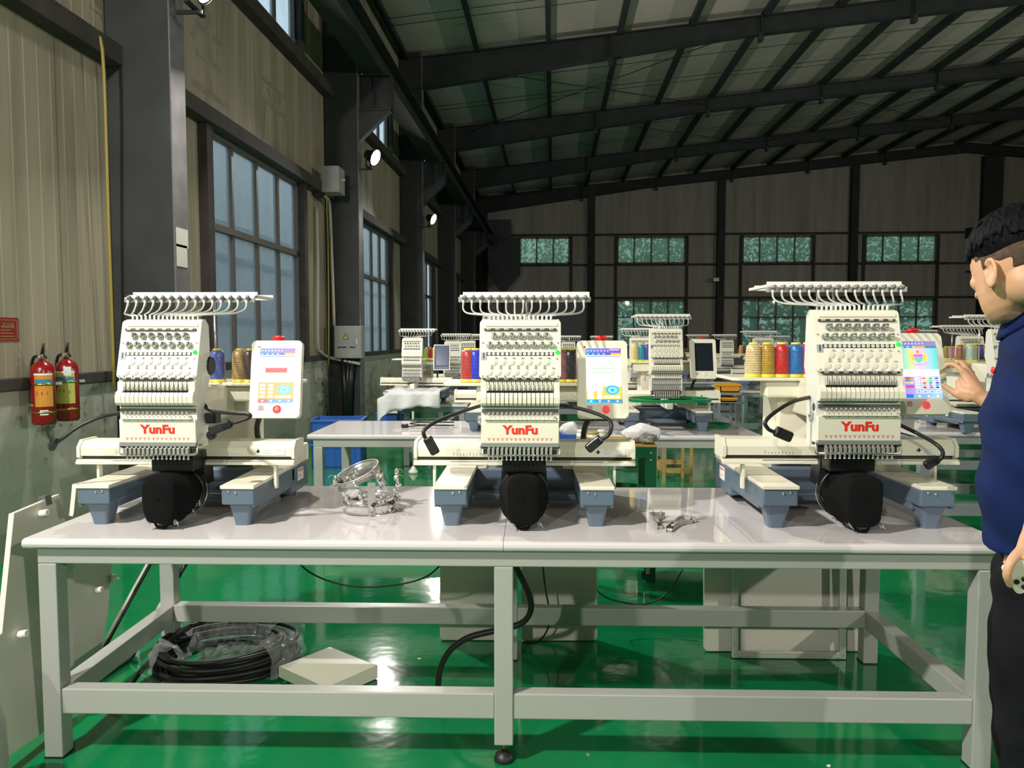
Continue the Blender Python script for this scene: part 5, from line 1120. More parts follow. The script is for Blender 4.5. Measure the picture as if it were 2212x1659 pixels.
# ================================================================== left wall things
def on_wall(px, py, off=0.0): return at(px, py, X=XW+off)
def extinguisher(px, ytop, ybot, label, kind, r=0.075):
    b0 = at(px, ybot, X=XW+0.14); t1 = at(px, ytop, X=XW+0.14); h = t1.z-b0.z
    t = thing('fire_extinguisher', label, 'fire extinguisher', b0, math.radians(-30))
    prof = [(r*0.90, 0), (r*0.93, 0.008), (r, 0.016), (r, h*0.80), (r*0.95, h*0.86), (r*0.75, h*0.925), (r*0.38, h*0.965), (0.02, h*0.98), (0.018, h)]
    obj('cylinder', B().lathe(prof, 32).mesh('cylinder', 'extred'), t)
    obj('valve', B().lathe([(0.017, h), (0.017, h+0.03), (0.01, h+0.035)], 14).box(-0.012, 0.035, -0.012, 0.012, h+0.015, h+0.035, 0.003).mesh('valve', 'chrome'), t, label='silver valve')
    obj('handle', B().tube([(0, 0, h+0.03), (0.01, 0, h+0.05), (0.045, -0.01, h+0.105)], [0.012, 0.012, 0.008], 8).tube([(0.0, 0, h+0.02), (0.03, 0, h+0.03), (0.075, -0.01, h+0.012)], 0.008, 6).mesh('handle', 'black'), t, label='black squeeze handle')
    obj('gauge', B().lathe([(0.014, 0), (0.014, 0.01), (0.012, 0.012)], 14, (0.018, -0.022, h+0.015), axis='-y').mesh('gauge', 'steel'), t)
    obj('hose', B().tube(spline([(-0.01, -0.01, h+0.02), (-0.05, -0.03, h+0.01), (-r-0.012, -0.03, h*0.82), (-r-0.016, -0.03, h*0.4), (-r-0.012, -0.02, h*0.12)]), 0.010, 8).mat(1).lathe([(0.008, 0.13*h), (0.014, 0.02), (0.014, 0.0)], 10, (-r-0.012, -0.02, 0)).mesh('hose', ['black', 'yellow' if kind == 0 else 'black']), t, label='black discharge hose')
    for z in (h*0.19, h*0.62): obj('band', B().lathe([(r+0.002, z-0.008), (r+0.003, z-0.008), (r+0.003, z+0.008), (r+0.002, z+0.008)], 32, caps=False).mesh('band', 'brass'), t, label='brass strap')
    def curved(a0, a1, z0, z1, m, rr):
        b = B(); n = 12; pr = [(rr*math.cos(a0+(a1-a0)*k/n), rr*math.sin(a0+(a1-a0)*k/n)) for k in range(n+1)]
        for k in range(n): b.quad((*pr[k], z0), (*pr[k+1], z0), (*pr[k+1], z1), (*pr[k], z1))
        return b
    a0, a1 = (-1.15, 0.4) if kind == 0 else (-2.3, 0.2)
    c = mat('sticker_orange' if kind == 0 else 'sticker_yellow', (0.65, 0.28, 0.03) if kind == 0 else (0.50, 0.50, 0.10), 0.5)
    lb = obj('sticker', curved(a0, a1, h*0.28, h*0.78, c, r+0.0008).mesh('sticker', c), t, label='printed instruction sticker')
    cb_ = mat('sticker_blue_band', (0.04, 0.22, 0.38), 0.5)
    obj('sticker_band', curved(a0+0.08, a1-0.05, h*0.64, h*0.70, cb_, r+0.0016).mesh('sticker_band', cb_), lb)
    obj('sticker_frame', curved(a0-0.05, a1, h*0.76, h*0.79, 'paper', r+0.0014).mesh('sticker_frame', 'paper'), lb)
    obj('inspection_tag', curved(-0.75, -0.1, h*0.15 if kind == 0 else h*0.72, h*0.23 if kind == 0 else h*0.86, 'paper', r+0.0018).mesh('inspection_tag', 'paper'), t, label='white paper tag')
    for i in range(3): obj('print_mark', cached('pm', lambda: B().box(-0.0035, 0.0035, -0.001, 0, 0, 0.022).mesh('print_mark', 'red')), lb, ((r+0.002)*math.cos(-1.55+i*0.4+(0.6 if kind == 0 else 0)), (r+0.002)*math.sin(-1.55+i*0.4+(0.6 if kind == 0 else 0)), h*0.46), (0, 0, 0.02+i*0.4))
    if kind == 0: obj('safety_tie', B().tube([(-r-0.075, 0.0, h*0.29), (-r*0.8, -r*0.75, h*0.30), (0, -r-0.004, h*0.30), (r*0.9, -r*0.5, h*0.305)], 0.0045, 6).mesh('safety_tie', mat('lime_tie', (0.35, 0.55, 0.04), 0.5)), t, label='lime green tie')
    obj('wall_hanger', B().box(-0.012, 0.012, 0.05, 0.12, h*0.6, h*0.64).mesh('wall_hanger', 'steel'), t)
    return t
extinguisher(96, 776, 916, 'fire extinguisher with an orange sticker on the left wall, nearer of two', 0)
extinguisher(148, 772, 908, 'fire extinguisher with a yellow sticker on the left wall, farther of two', 1)
a, c = on_wall(40, 737), on_wall(44, 687)
y0 = a.y - 0.46; b = B().box(XW, XW+0.004, y0, a.y, a.z, c.z)
o = obj('fire_sign', b.mesh('fire_sign', mat('dark_red_sign', (0.26, 0.025, 0.02), 0.5))); tag(o, 'dark red sign with small yellow writing on the left wall at the photo edge', 'sign')
gold = mat('dull_gold_print', (0.42, 0.27, 0.10), 0.6); Hh = c.z-a.z
b = B()
def sq(y_0, y_1, z_0, z_1): b.box(XW+0.004, XW+0.005, y_0, y_1, z_0, z_1)
Y2 = a.y-0.012; Y1 = a.y-0.19
sq(Y1, Y2, c.z-0.018, c.z-0.015); sq(Y1, Y2, a.z+0.012, a.z+0.015); sq(Y1-0.003, Y1, a.z+0.012, c.z-0.015); sq(Y2-0.003, Y2, a.z+0.012, c.z-0.015); sq(y0+0.012, Y1-0.02, c.z-0.018, c.z-0.015)
for i in range(4): sq(Y1+0.02, Y2-0.03-0.02*(i % 3), a.z+0.03+i*0.021, a.z+0.035+i*0.021)
obj('border_print', b.mesh('border_print', gold), o)
for i, (ch, yy, zz, s_) in enumerate((('灭火器', a.y-0.10, c.z-0.055, 0.038), ('火', a.y-0.24, c.z-0.075, 0.085), ('警', a.y-0.24, a.z+0.075, 0.085))):
    tm = text_mesh(ch, s_, gold, 0.0003); obj('lettering', tm, o, (XW+0.0055, yy, zz), (PI/2, 0, PI/2))
# faded stencilled characters on the wall panels
stn = mat('faded_stencil_dirt', (0.33, 0.29, 0.22), 0.8, noise=0.25, nscale=5)
for i, (ch, px, py, s_) in enumerate((('生', 455, 140, 1.0), ('产', 592, 255, 1.0))):
    p = on_wall(px, py); tm = text_mesh(ch, s_, stn, 0.0004); tag(obj('stencilled_character', tm, None, (XW+0.001, p.y, p.z), (PI/2, 0, PI/2)), 'faint faded stencilled character on the left wall, %s' % ['nearer the top of the photo', 'beside the second column'][i], 'lettering')
# conduits
def pipe(pts, r, m, label, name='conduit'): tag(obj(name, B().tube(spline(pts, 5), r, 8).mesh(name, m)), label, 'pipe')
p0, p1 = on_wall(221, 106, 0.17), on_wall(247, 845, 0.10)
pipe([p0 + Vector((-0.1, -0.02, 0.01)), p0, p0*0.5+p1*0.5, p1], 0.013, 'pipe_y', 'yellow conduit running down the left wall beside the first column')
pipe([on_wall(684, 447, 0.05), on_wall(686, 560, 0.05), on_wall(686, 735, 0.05), on_wall(694, 762, 0.05), at(715, 773, Y=12.0), at(778, 786, Y=12.0)], 0.025, 'pipe_w', 'cream conduit down the wall, bending right under the grey cabinet')
pipe([on_wall(703, 425, 0.20), at(712, 445, Y=12.06), at(717, 560, Y=12.06), at(722, 704, Y=12.06)], 0.025, 'pipe_w', 'cream conduit from the upper switch box down to the grey cabinet')
pipe([on_wall(705, 420, 0.22), on_wall(709, 560, 0.12), on_wall(710, 790, 0.12)], 0.012, 'pipe_y', 'thin yellow cable hanging below the upper switch box')
# electrical boxes
a, c = on_wall(672, 412), on_wall(672, 356); z0_, z1_ = a.z-0.02, c.z; y0_ = a.y
t = thing('switch_box', 'small light grey switch box high on the left wall before the second column', 'switch box', (XW, y0_, z0_))
obj('box_body', B().box(0.16, 0.42, 0.0, 0.34, 0, z1_-z0_-0.02, 0.006).mesh('box_body', 'boxgrey'), t); obj('lever', B().tube([(0.42, 0.17, 0.2), (0.47, 0.17, 0.21)], 0.012, 6).mesh('lever', 'white'), t); obj('wall_mount', B().box(0, 0.16, 0.02, 0.3, -0.04, 0.02).mesh('wall_mount', 'colsteel'), t)
a, c = at(722, 774, Y=11.92), at(780, 704, Y=11.92)
t = thing('electrical_cabinet', 'grey electrical cabinet with a yellow warning triangle on the second column', 'cabinet', (a.x, 11.92, a.z)); W_, H_ = c.x-a.x, c.z-a.z
obj('cabinet_body', B().box(0, W_, 0.01, 0.22, 0, H_, 0.004).mesh('cabinet_body', 'boxgrey'), t); d = obj('door', B().box(0.012, W_-0.012, 0, 0.012, 0.012, H_-0.012, 0.003).mesh('door', 'boxgrey'), t)
obj('warning_triangle', B().poly([(-0.045, -0.04), (0.045, -0.04), (0, 0.05)], 0.002, Matrix.Rotation(PI/2, 4, 'X')).mat(1).poly([(-0.03, -0.031), (0.03, -0.031), (0, 0.031)], 0.001, Matrix.Translation((0, -0.002, 0)) @ Matrix.Rotation(PI/2, 4, 'X')).mat(0).poly([(-0.006, -0.022), (0.006, -0.003), (-0.002, -0.003), (0.004, 0.018), (-0.007, 0.0), (0.001, 0.0)], 0.001, Matrix.Translation((0, -0.003, 0)) @ Matrix.Rotation(PI/2, 4, 'X')).mesh('warning_triangle', ['ink', 'yellow']), d, (W_*0.43, -0.0, H_*0.67))
obj('door_handle', B().box(-0.01, 0.01, -0.015, 0, -0.045, 0.03, 0.004).mesh('door_handle', 'white'), d, (W_*0.84, 0, H_*0.53)); obj('lettering', B().box(-0.16, -0.02, -0.001, 0, -0.012, 0.014).box(0.03, 0.12, -0.001, 0, -0.012, 0.014).mesh('lettering', mat('blue_print', (0.04, 0.05, 0.15), 0.5)), d, (W_*0.5, 0, H_*0.34))
obj('cable_bundle', B().tube([(W_*0.25, 0.12, 0), (W_*0.3, 0.12, -0.5), (W_*0.3, 0.12, -a.z)], 0.05, 8).tube([(W_*0.6, 0.12, 0), (W_*0.5, 0.12, -0.4), (W_*0.42, 0.12, -a.z)], 0.05, 8).tube([(W_*0.45, 0.12, 0), (W_*0.4, 0.12, -0.4), (W_*0.36, 0.12, -a.z)], 0.05, 8).mesh('cable_bundle', 'black'), t, label='thick black cables')
# far wall extras
a, c = at(1150, 790, Y=YF-0.12), at(1284, 643, Y=YF-0.12)
struct('door_1', B().box(a.x, c.x, YF-0.12, YF-0.02, 0, c.z, 0.01).mat(1).box(a.x+0.9, c.x, YF-0.14, YF-0.12, 0, c.z-0.03).mesh('door', [mat('grey_sliding_door', (0.10, 0.10, 0.11), 0.5), mat('lighter_grey_sliding_door', (0.16, 0.16, 0.17), 0.5)]))
p = at(1547, 604, Y=YF-0.5); tag(obj('wall_lamp', B().box(-0.15, 0.15, 0, 0.1, -0.1, 0.1, 0.01).mat(1).box(-0.13, 0.13, -0.01, 0, -0.08, 0.08).mesh('wall_lamp', ['black', 'white']), None, (p.x, p.y, p.z)), 'small white floodlight switched off on the second post of the far wall', 'lamp')
# blue crates
def crate(loc, rz, label, L=0.56, W=0.40, Hc=0.27, name='plastic_crate', m='crate', g=None):
    b = B(); t_ = 0.012
    b.box(0, L, 0, W, 0, t_).box(0, L, 0, t_, 0, Hc).box(0, L, W-t_, W, 0, Hc).box(0, t_, 0, W, 0, Hc).box(L-t_, L, 0, W, 0, Hc)
    b.box(-0.02, L+0.02, -0.02, 0, Hc-0.03, Hc, 0.004).box(-0.02, L+0.02, W, W+0.02, Hc-0.03, Hc, 0.004).box(-0.02, 0, 0, W, Hc-0.03, Hc).box(L, L+0.02, 0, W, Hc-0.03, Hc)
    for i in range(5): b.box(0.03+i*L/5, 0.045+i*L/5, -0.008, 0, 0.02, Hc-0.03)
    return tag(obj(name, b.mesh(name, m), None, loc, (0, 0, rz)), label, 'crate', g)
cr = at(672, 907, Z=0.55)
crate((cr.x, cr.y, 0.28), 0.1, 'blue plastic crate by the left wall, on top of the stack'); crate((cr.x, cr.y, 0.0), 0.1, 'blue plastic crate by the left wall, at the bottom of the stack', Hc=0.275)
# ================================================================== second row and the machines behind
T2 = Vector((0.0, 5.40, 0)); R2 = math.radians(1.8)
def on_t2(u, v, z=0.79): return Vector((T2.x+u*math.cos(R2)-v*math.sin(R2), T2.y+u*math.sin(R2)+v*math.cos(R2), z))
M6 = machine('embroidery machine with a dark screen and a green hoop on the second table', on_t2(0.84, 0.02), R2, N=12, kind='off', lod=2, plate=False)
machine('embroidery machine on the second table, mostly hidden behind the middle front machine', on_t2(-0.31, 0.02), R2, N=12, kind='off', lod=1, plate=False, screen=False)
def pt(px, py, D): return Vector((0, 0, H)) + ray(px, py)*D
def hoop(loc, a, c, label, rz=0.0, m='green', g=None, hgt=0.022):
    t = thing('embroidery_hoop', label, 'embroidery hoop', loc, rz, g)
    for nm, k in (('outer_ring', 1.0), ('inner_ring', 0.955)):
        b = B(); rings = []
        for i in range(49):
            an = 2*PI*i/48; e = 2.6; ca, sa = math.cos(an), math.sin(an)
            x = math.copysign(abs(ca)**(2/e), ca); y = math.copysign(abs(sa)**(2/e), sa)
            rings.append([(x*(a*k-d), y*(c*k-d), z) for d, z in ((0, 0), (0.010, 0), (0.010, hgt), (0, hgt))])
        b.loft(rings, False, True, False); obj(nm, b.mesh(nm, m), t)
    return t
q = on_t2(0.84, 0.17, 1.022); hoop(q, 0.30, 0.20, 'large green oval hoop mounted under the needles of the machine on the second table', R2)
q = at(1528, 921, Z=0.79); hoop((q.x, q.y, 0.791), 0.17, 0.14, 'green oval hoop lying on the second table beside the machine foot', 0.1)
cones_on([(1371, (0.62, 0.48, 0.22), 'cream'), (1384, (0.01, 0.28, 0.38), 'turquoise'), (1397, (0.01, 0.06, 0.36), 'blue'), (1405, (0.16, 0.01, 0.02), 'dark red'), (1412, (0.50, 0.25, 0.05), 'golden')], 3.48, 0.79+0.505, 'cones on the second table machine', '%s thread cone on the shelf of the second table machine')
# small things on the second table and on the green stand
q = at(876, 924, Z=0.79); t = thing('power_adapter', 'black plug and looped cable lying on the second table', 'cable', (q.x, q.y, 0.79))
obj('plug', B().box(-0.03, 0.02, -0.02, 0.02, 0.001, 0.032, 0.006).mesh('plug', 'black'), t)
pp = [(0.02, 0, 0.01)] + [(0.20+0.17*math.cos(a), 0.02+0.05*math.sin(a), 0.008+0.002*i % 3) for i, a in enumerate([PI*0.9-2*PI*k/12 for k in range(30)])]
obj('lead', B().tube(spline(pp, 4), 0.005, 6).mesh('lead', 'rubber'), t)
GY = 4.62; a, c = at(1196, 960, Y=GY), at(1419, 962, Y=GY)
t = thing('green_stand', 'green painted metal stand between the tables, right of the middle machine', 'stand', (a.x, GY, 0)); W_ = c.x-a.x; Zt = c.z
obj('stand_top', B().box(0, W_, 0, 0.42, Zt-0.012, Zt, 0.002).mesh('stand_top', 'wood'), t); G_ = mat('dark_green_enamel', (0.0, 0.075, 0.03), 0.35); 
obj('top_rail', B().box(0, W_, 0.0, 0.03, Zt-0.078, Zt-0.012).mesh('top_rail', G_), t); obj('top_rail', B().box(0, W_, 0.39, 0.42, Zt-0.078, Zt-0.012).mesh('top_rail', G_), t)
for x in (0, W_-0.065):
    for y in (0.0, 0.38): obj('leg', B().box(x, x+0.065, y, y+0.04, 0, Zt-0.078).mesh('leg', G_), t)
obj('lower_shelf', B().box(0.02, W_-0.02, 0.03, 0.38, 0.50, 0.512).mesh('lower_shelf', G_), t)
hoop((a.x+W_-0.24, GY+0.20, 0.513), 0.19, 0.15, 'round green hoop lying on the lower shelf of the green stand', 0, hgt=0.03)
for z in (Zt-0.045, Zt-0.09): obj('bolt', cached('gb', lambda: B().lathe([(0.007, 0), (0.006, 0.004)], 12, axis='-y').mesh('bolt', 'steel')), t, (W_-0.035, 0, z))
def crumple(seed, r, sc, amp, m, name, sub=4):
    bm = bmesh.new(); bmesh.ops.create_icosphere(bm, subdivisions=sub, radius=r); rnd = random.Random(seed)
    ds = [(Vector((rnd.gauss(0, 1), rnd.gauss(0, 1), rnd.gauss(0, 1))).normalized(), rnd.uniform(0.55, 0.95)) for _ in range(22)]
    for v in bm.verts:
        d = v.co.normalized(); k = 1.0
        for n, h in ds:
            if d.dot(n) > h: k = min(k, h/d.dot(n)*1.0 + (1-h)*0.35)
        v.co = Vector((d.x*sc[0], d.y*sc[1], d.z*sc[2]))*r*(k+rnd.uniform(-amp, amp))
        if v.co.z < -r*sc[2]*0.55: v.co.z = -r*sc[2]*0.55
    me = bpy.data.meshes.new(name); bm.to_mesh(me); bm.free(); me.materials.append(M[m]); return me
q = at(1384, 940, Y=4.75); t = obj('plastic_bag', crumple(4, 0.13, (0.98, 0.7, 0.60), 0.012, 'cloth', 'plastic_bag'), None, (q.x, q.y, Zt+0.052)); tag(t, 'crumpled white bag on the green stand', 'bag')
obj('shiny_lining', crumple(8, 0.055, (1.2, 0.5, 0.8), 0.05, 'chrome', 'shiny_lining', 3), t, (0.03, -0.085, -0.018), label='shiny silver folds')
q = at(1226, 946, Y=4.7); t = thing('blue_tray', 'small blue plastic tray behind the middle machine', 'tray', (q.x-0.06, q.y, Zt))
obj('tray_body', B().box(-0.03, 0.17, 0, 0.16, 0.0, 0.004).box(-0.03, 0.17, 0, 0.004, 0, 0.05).box(-0.03, 0.17, 0.156, 0.16, 0, 0.06).box(-0.03, -0.026, 0, 0.16, 0, 0.055).box(0.166, 0.17, 0, 0.16, 0, 0.055).mesh('tray_body', 'crate'), t)
o = obj('tissue', crumple(6, 0.055, (1.2, 0.6, 1.0), 0.03, 'cloth', 'tissue', 3), None, (q.x+0.01, q.y+0.07, Zt+0.075)); tag(o, 'white crumpled tissue in the blue tray', 'tissue')
def jar(px, label, r, h, lidm, wrapm):
    q = at(px, 948, Y=4.68); t = thing('plastic_jar', label, 'jar', (q.x, q.y, Zt))
    obj('jar_body', B().lathe([(r*0.92, 0), (r, 0.004), (r, h*0.72), (r*0.85, h*0.8)], 20).mesh('jar_body', 'white'), t); obj('lid', B().lathe([(r*0.9, h*0.78), (r*0.9, h*0.98), (r*0.8, h)], 20).mesh('lid', lidm), t); obj('wrap', B().lathe([(r+.0006, h*0.2), (r+.0006, h*0.55)], 20, caps=False).mesh('wrap', wrapm), t)
M['pinkwrap'] = mat('pink_wrap', (0.5, 0.2, 0.22), 0.5); M['yel2'] = mat('mustard_plastic', (0.35, 0.30, 0.08), 0.5)
jar(1258, 'short pale jar with a blue print beside the blue tray', 0.036, 0.085, 'disc', 'label'); jar(1281, 'mustard yellow tub behind the screen cable of the middle machine', 0.045, 0.075, 'yel2', 'yel2'); jar(1299, 'white bottle with a black and pink band under the middle screen', 0.026, 0.085, 'white', 'pinkwrap')
# machines farther back: (screen column of the head, head width in pixels, rack row, needles, what)
def back(px, wpx, ry, N, label, lod=1, **kw):
    hw = 0.292 if N == 15 else 0.238; D = hw*1661/wpx; p = pt(px, 729, D+0.10); z = H + (729-ry)/1661*(D+0.35) - 0.850
    if 'z0' in kw: z = kw.pop('z0')
    f = D
    q = pt(px, 729, D); o = machine(label, (q.x+0.013, q.y-0.165, z), kw.pop('rz', 0.0), N=N, lod=lod, plate=kw.pop('plate', False), **kw)
    return o, z
def small_table(px0, px1, D, z, label, depth=0.9, u0=None, u1=None):
    a, c = pt(px0, 729, D), pt(px1, 729, D); x0 = a.x if u0 is None else u0; x1 = c.x if u1 is None else u1
    return work_table(label, (x0, a.y, 0), 0.0, 0.0, x1-x0, depth, False, rail=0.20, H0=z, fm='frame2', mids=False)
m7, z7 = back(889, 45, 713, 12, 'embroidery machine with a white cloth spread over its arms at the left, third row', kind='off_blue', screen_black=True)
small_table(862, 1010, 8.75, z7, 'dark table under the cloth covered machine at the left')
m8, z8 = back(977, 37, 723, 12, 'embroidery machine just right of the cloth covered one', kind='off', screen=False)
m8b, z8b = back(1010, 33, 725, 12, 'embroidery machine partly hidden by the left side of the middle front machine', lod=0, kind='off', z0=z8)
small_table(940, 1045, 10.6, z8, 'dark table carrying two machines left of the middle front machine', 1.6)
m9, z9 = back(1384, 46, 712, 12, 'embroidery machine behind and left of the second table machine', kind='off', screen=False)
small_table(1325, 1450, 8.5, z9, 'dark table under the machine behind the second table')
m18, z18 = back(1228, 30, 727, 12, 'distant embroidery machine right of the middle front machine', lod=0, kind='off')
m19, z19 = back(1300, 28, 726, 12, 'distant embroidery machine behind the red button of the middle screen', lod=0, kind='off', z0=z18)
small_table(1195, 1345, 13.2, z18, 'distant table behind the middle screen', 1.8)
m11, z11 = back(1572, 28, 724, 12, 'distant embroidery machine between the dark screen and the cream thread cone', lod=0, kind='off', screen=False)
m10, z10 = back(1512, 26.5, 728, 12, 'distant embroidery machine behind the dark screen', lod=0, kind='off', screen=False, z0=z11)
small_table(1470, 1612, 13.9, z11, 'distant table behind the dark screen', 1.6)
m12, z12 = back(1651, 43, 717, 15, 'embroidery machine behind the thread cones of the right front machine', kind='off', rz=0.0, screen=False)
m13, z13 = back(1690, 28, 727, 12, 'distant embroidery machine just left of the right front machine', lod=0, kind='off')
small_table(1640, 1745, 14.0, z13, 'distant table just left of the right front machine', 0.9)
small_table(1588, 1760, 11.0, z12, 'grey table behind the thread cones of the right front machine', 1.6)
m15, z15 = back(2104, 52, 706, 12, 'embroidery machine between the right screen and the man, farther of two', kind='off', screen=False)
m17, z17 = back(2012, 34, 715, 12, 'distant embroidery machine behind the right front screen', lod=0, kind='off', screen=False)
small_table(2015, 2260, 7.6, z15, 'grey table farther back between the right screen and the man', 0.9)
small_table(1960, 2080, 11.4, z17, 'distant table behind the right front screen', 1.0)
m16, z16 = back(2186, 72, 685, 12, 'embroidery machine partly hidden by the man, nearest in the right background', lod=2, kind='off', z0=0.785)
small_table(1990, 2330, 5.62, 0.785, 'grey table in the right background reaching behind the man', 0.9)
def cones_at(lst, D, z, group, fmt):
    for px, c, word in lst:
        p = pt(px, 729, D); cone((p.x, p.y, z), c, fmt % word, group)
cones_at([(921, (0.22, 0.42, 0.02), 'lime'), (929, (0.35, 0.01, 0.01), 'red'), (938, (0.62, 0.36, 0.02), 'yellow'), (947, (0.50, 0.01, 0.09), 'pink')], 9.2, z7+0.505, 'cones of the cloth covered machine', 'small %s thread cone right of the cloth covered machine')
cones_at([(2075, (0.24, 0.10, 0.03), 'brown'), (2094, (0.45, 0.62, 0.52), 'mint'), (2102, (0.25, 0.30, 0.20), 'sage')], 6.1, 0.785+0.505, 'cones beside the man', '%s thread cone in the right background near the pointing hand')
cones_at([(2108, (0.40, 0.01, 0.01), 'red'), (2118, (0.01, 0.03, 0.30), 'dark blue'), (2131, (0.65, 0.50, 0.02), 'yellow'), (2146, (0.02, 0.42, 0.16), 'green')], 6.25, 0.785+0.505, 'cones beside the man', '%s thread cone in the right background near the man\'s forearm')
cones_at([(2044, (0.25, 0.20, 0.03), 'olive'), (2052, (0.5, 0.25, 0.35), 'pale pink'), (2060, (0.5, 0.04, 0.2), 'pink')], 8.3, z15+0.505, 'small cones right of the right screen', 'small %s thread cone just right of the right front screen')
cones_at([(1601, (0.55, 0.28, 0.06), 'orange'), (1606, (0.06, 0.02, 0.01), 'dark brown'), (1613, (0.05, 0.06, 0.30), 'blue'), (1621, (0.5, 0.28, 0.01), 'amber')], 12.2, z12+0.505, 'tiny cones left of the cream cone', 'tiny %s thread cone in the distance just left of the cream cone')
b = B(); p = pt(2066, 729, 6.0)
t = obj('cone_shelf', B().box(-0.06, 0.13, -0.04, 0.22, -0.014, 0).box(0.03, 0.11, 0.05, 0.16, -0.503, -0.014, 0.005).mesh('cone_shelf', 'cream2'), None, (p.x, p.y, 0.785+0.504)); tag(t, 'white shelf with coloured cones in the right background', 'shelf')
# white cloth over the arms of the left background machine
def cloth():
    b = B(); n, m_ = 26, 16; V = []
    x0, x1 = pt(812, 729, 8.3).x, pt(949, 729, 8.3).x; yb, yf = 9.0, 8.28
    for i in range(n+1):
        r = []
        for j in range(m_+1):
            u = i/n; s = j/m_*1.15
            x = x0+(x1-x0)*u; 
            if s < 0.7: y, z = yb-(yb-yf)*s/0.7, z7+0.175
            else: k = (s-0.7); y, z = yf-0.02-0.03*math.sin(u*17)*k*3, z7+0.17-k*0.42-0.07*k*math.sin(u*5+1)
            if u < 0.18: z -= (0.18-u)*1.1*(0.6+0.4*math.sin(j)); 
            z += 0.006*math.sin(i*1.3+j*0.7)
            r.append(b.bm.verts.new((x, y, z)))
        V.append(r)
    for i in range(n):
        for j in range(m_): b._mi([b.bm.faces.new((V[i][j], V[i+1][j], V[i+1][j+1], V[i][j+1]))])
    for f in b.bm.faces: f.smooth = True
    return b
me = cloth().mesh('draped_cloth', 'cloth'); o = obj('draped_cloth', me); md = o.modifiers.new('thick', 'SOLIDIFY'); md.thickness = 0.004
tag(o, 'white cloth draped over the arms of the left background machine', 'cloth')
q = at(893, 1022, Z=0); t = thing('support_pole', 'thin upright pole with a round white foot between the second table and the left machine', 'pole', (q.x, q.y, 0))
obj('pole', B().lathe([(0.012, 0.05), (0.012, z7-0.04)], 10).mesh('pole', 'pipe_w'), t); obj('round_foot', B().lathe([(0.055, 0), (0.055, 0.02), (0.03, 0.05), (0.012, 0.08)], 18).mesh('round_foot', 'white'), t)
# yellow wooden stool, orange crates, boxes
q = at(1431, 1043, Z=0); t = thing('wooden_stool', 'yellow wooden stool seen under the second table', 'stool', (q.x, q.y, 0), 0.0)
for x, y in ((0, 0), (0.28, 0.02), (-0.04, 0.30), (0.24, 0.30)): obj('leg', B().box(x, x+0.028, y, y+0.028, 0, 0.62).mesh('leg', 'wood'), t)
obj('seat', B().box(-0.06, 0.33, -0.02, 0.35, 0.62, 0.65, 0.004).mesh('seat', 'wood'), t)
for q4 in ((0.028, 0.28, 0.004, 0.022, 0.10, 0.15), (-0.01, 0.24, 0.305, 0.322, 0.14, 0.19), (-0.03, 0.0, 0.02, 0.30, 0.12, 0.17)): obj('rung', B().box(*q4).mesh('rung', 'wood'), t)
q = pt(1552, 847, 10.15); t = thing('steel_rack', 'low steel rack holding the two orange crates in the background', 'rack', (q.x, q.y, 0))
zz = [pt(1556, 847, 10.5).z, pt(1557, 868, 10.2).z]
for z in zz: obj('shelf', B().box(0, 0.34, 0, 0.72, z-0.012, z-0.002).mesh('shelf', 'frame2'), t)
for x in (0, 0.31):
    for y in (0, 0.69): obj('leg', B().box(x, x+0.03, y, y+0.03, 0, zz[0]).mesh('leg', 'frame2'), t)
for (px, py, D, lb, s) in ((1556, 847, 10.5, 'orange plastic crate under a background table, upper one', 0.3), (1557, 868, 10.2, 'orange plastic crate under a background table, lower one', 0.2)):
    q = pt(px, py, D); crate(q, 0.0, lb, L=0.26 if s > .25 else 0.20, W=0.3, Hc=0.11 if s > .25 else 0.06, m='orange')
for (px, py, w_, h_, D, m_, lb, nm) in ((829, 893, 0.17, 0.26, 9.3, 'cream2', 'pale carton on the floor under the left background table', 'carton'), (812, 913, 0.26, 0.12, 9.4, 'crate', 'dark blue box on the floor under the left background table', 'storage_box'), (866, 911, 0.14, 0.10, 9.4, 'crate', 'small blue box right of the pale carton', 'storage_box')):
    q = pt(px, py, D); b = B().box(0, w_, 0, w_, 0, h_, 0.004).box(-0.005, w_+0.005, -0.005, w_+0.005, h_-0.03, h_, 0.002); tag(obj(nm, b.mesh(nm, m_), None, (q.x, q.y, q.z)), lb, 'box')
# castor behind the front table
q = at(1398, 1255, Z=0.0); t = thing('castor_wheel', 'black castor wheel behind the front table, only its lower half in view', 'wheel', (q.x, q.y, 0))
obj('tyre', B().lathe([(0.030, -0.014), (0.036, -0.010), (0.036, 0.010), (0.030, 0.014)], 24, (0, 0, 0.037), axis='-y').mesh('tyre', 'rubber'), t); obj('hub', B().lathe([(0.012, 0), (0.010, 0.003)], 16, (0, -0.014, 0.037), axis='-y').mesh('hub', 'white'), t); obj('fork', B().box(-0.012, 0.012, -0.022, 0.022, 0.05, 0.11, 0.002).mesh('fork', 'steel'), t)

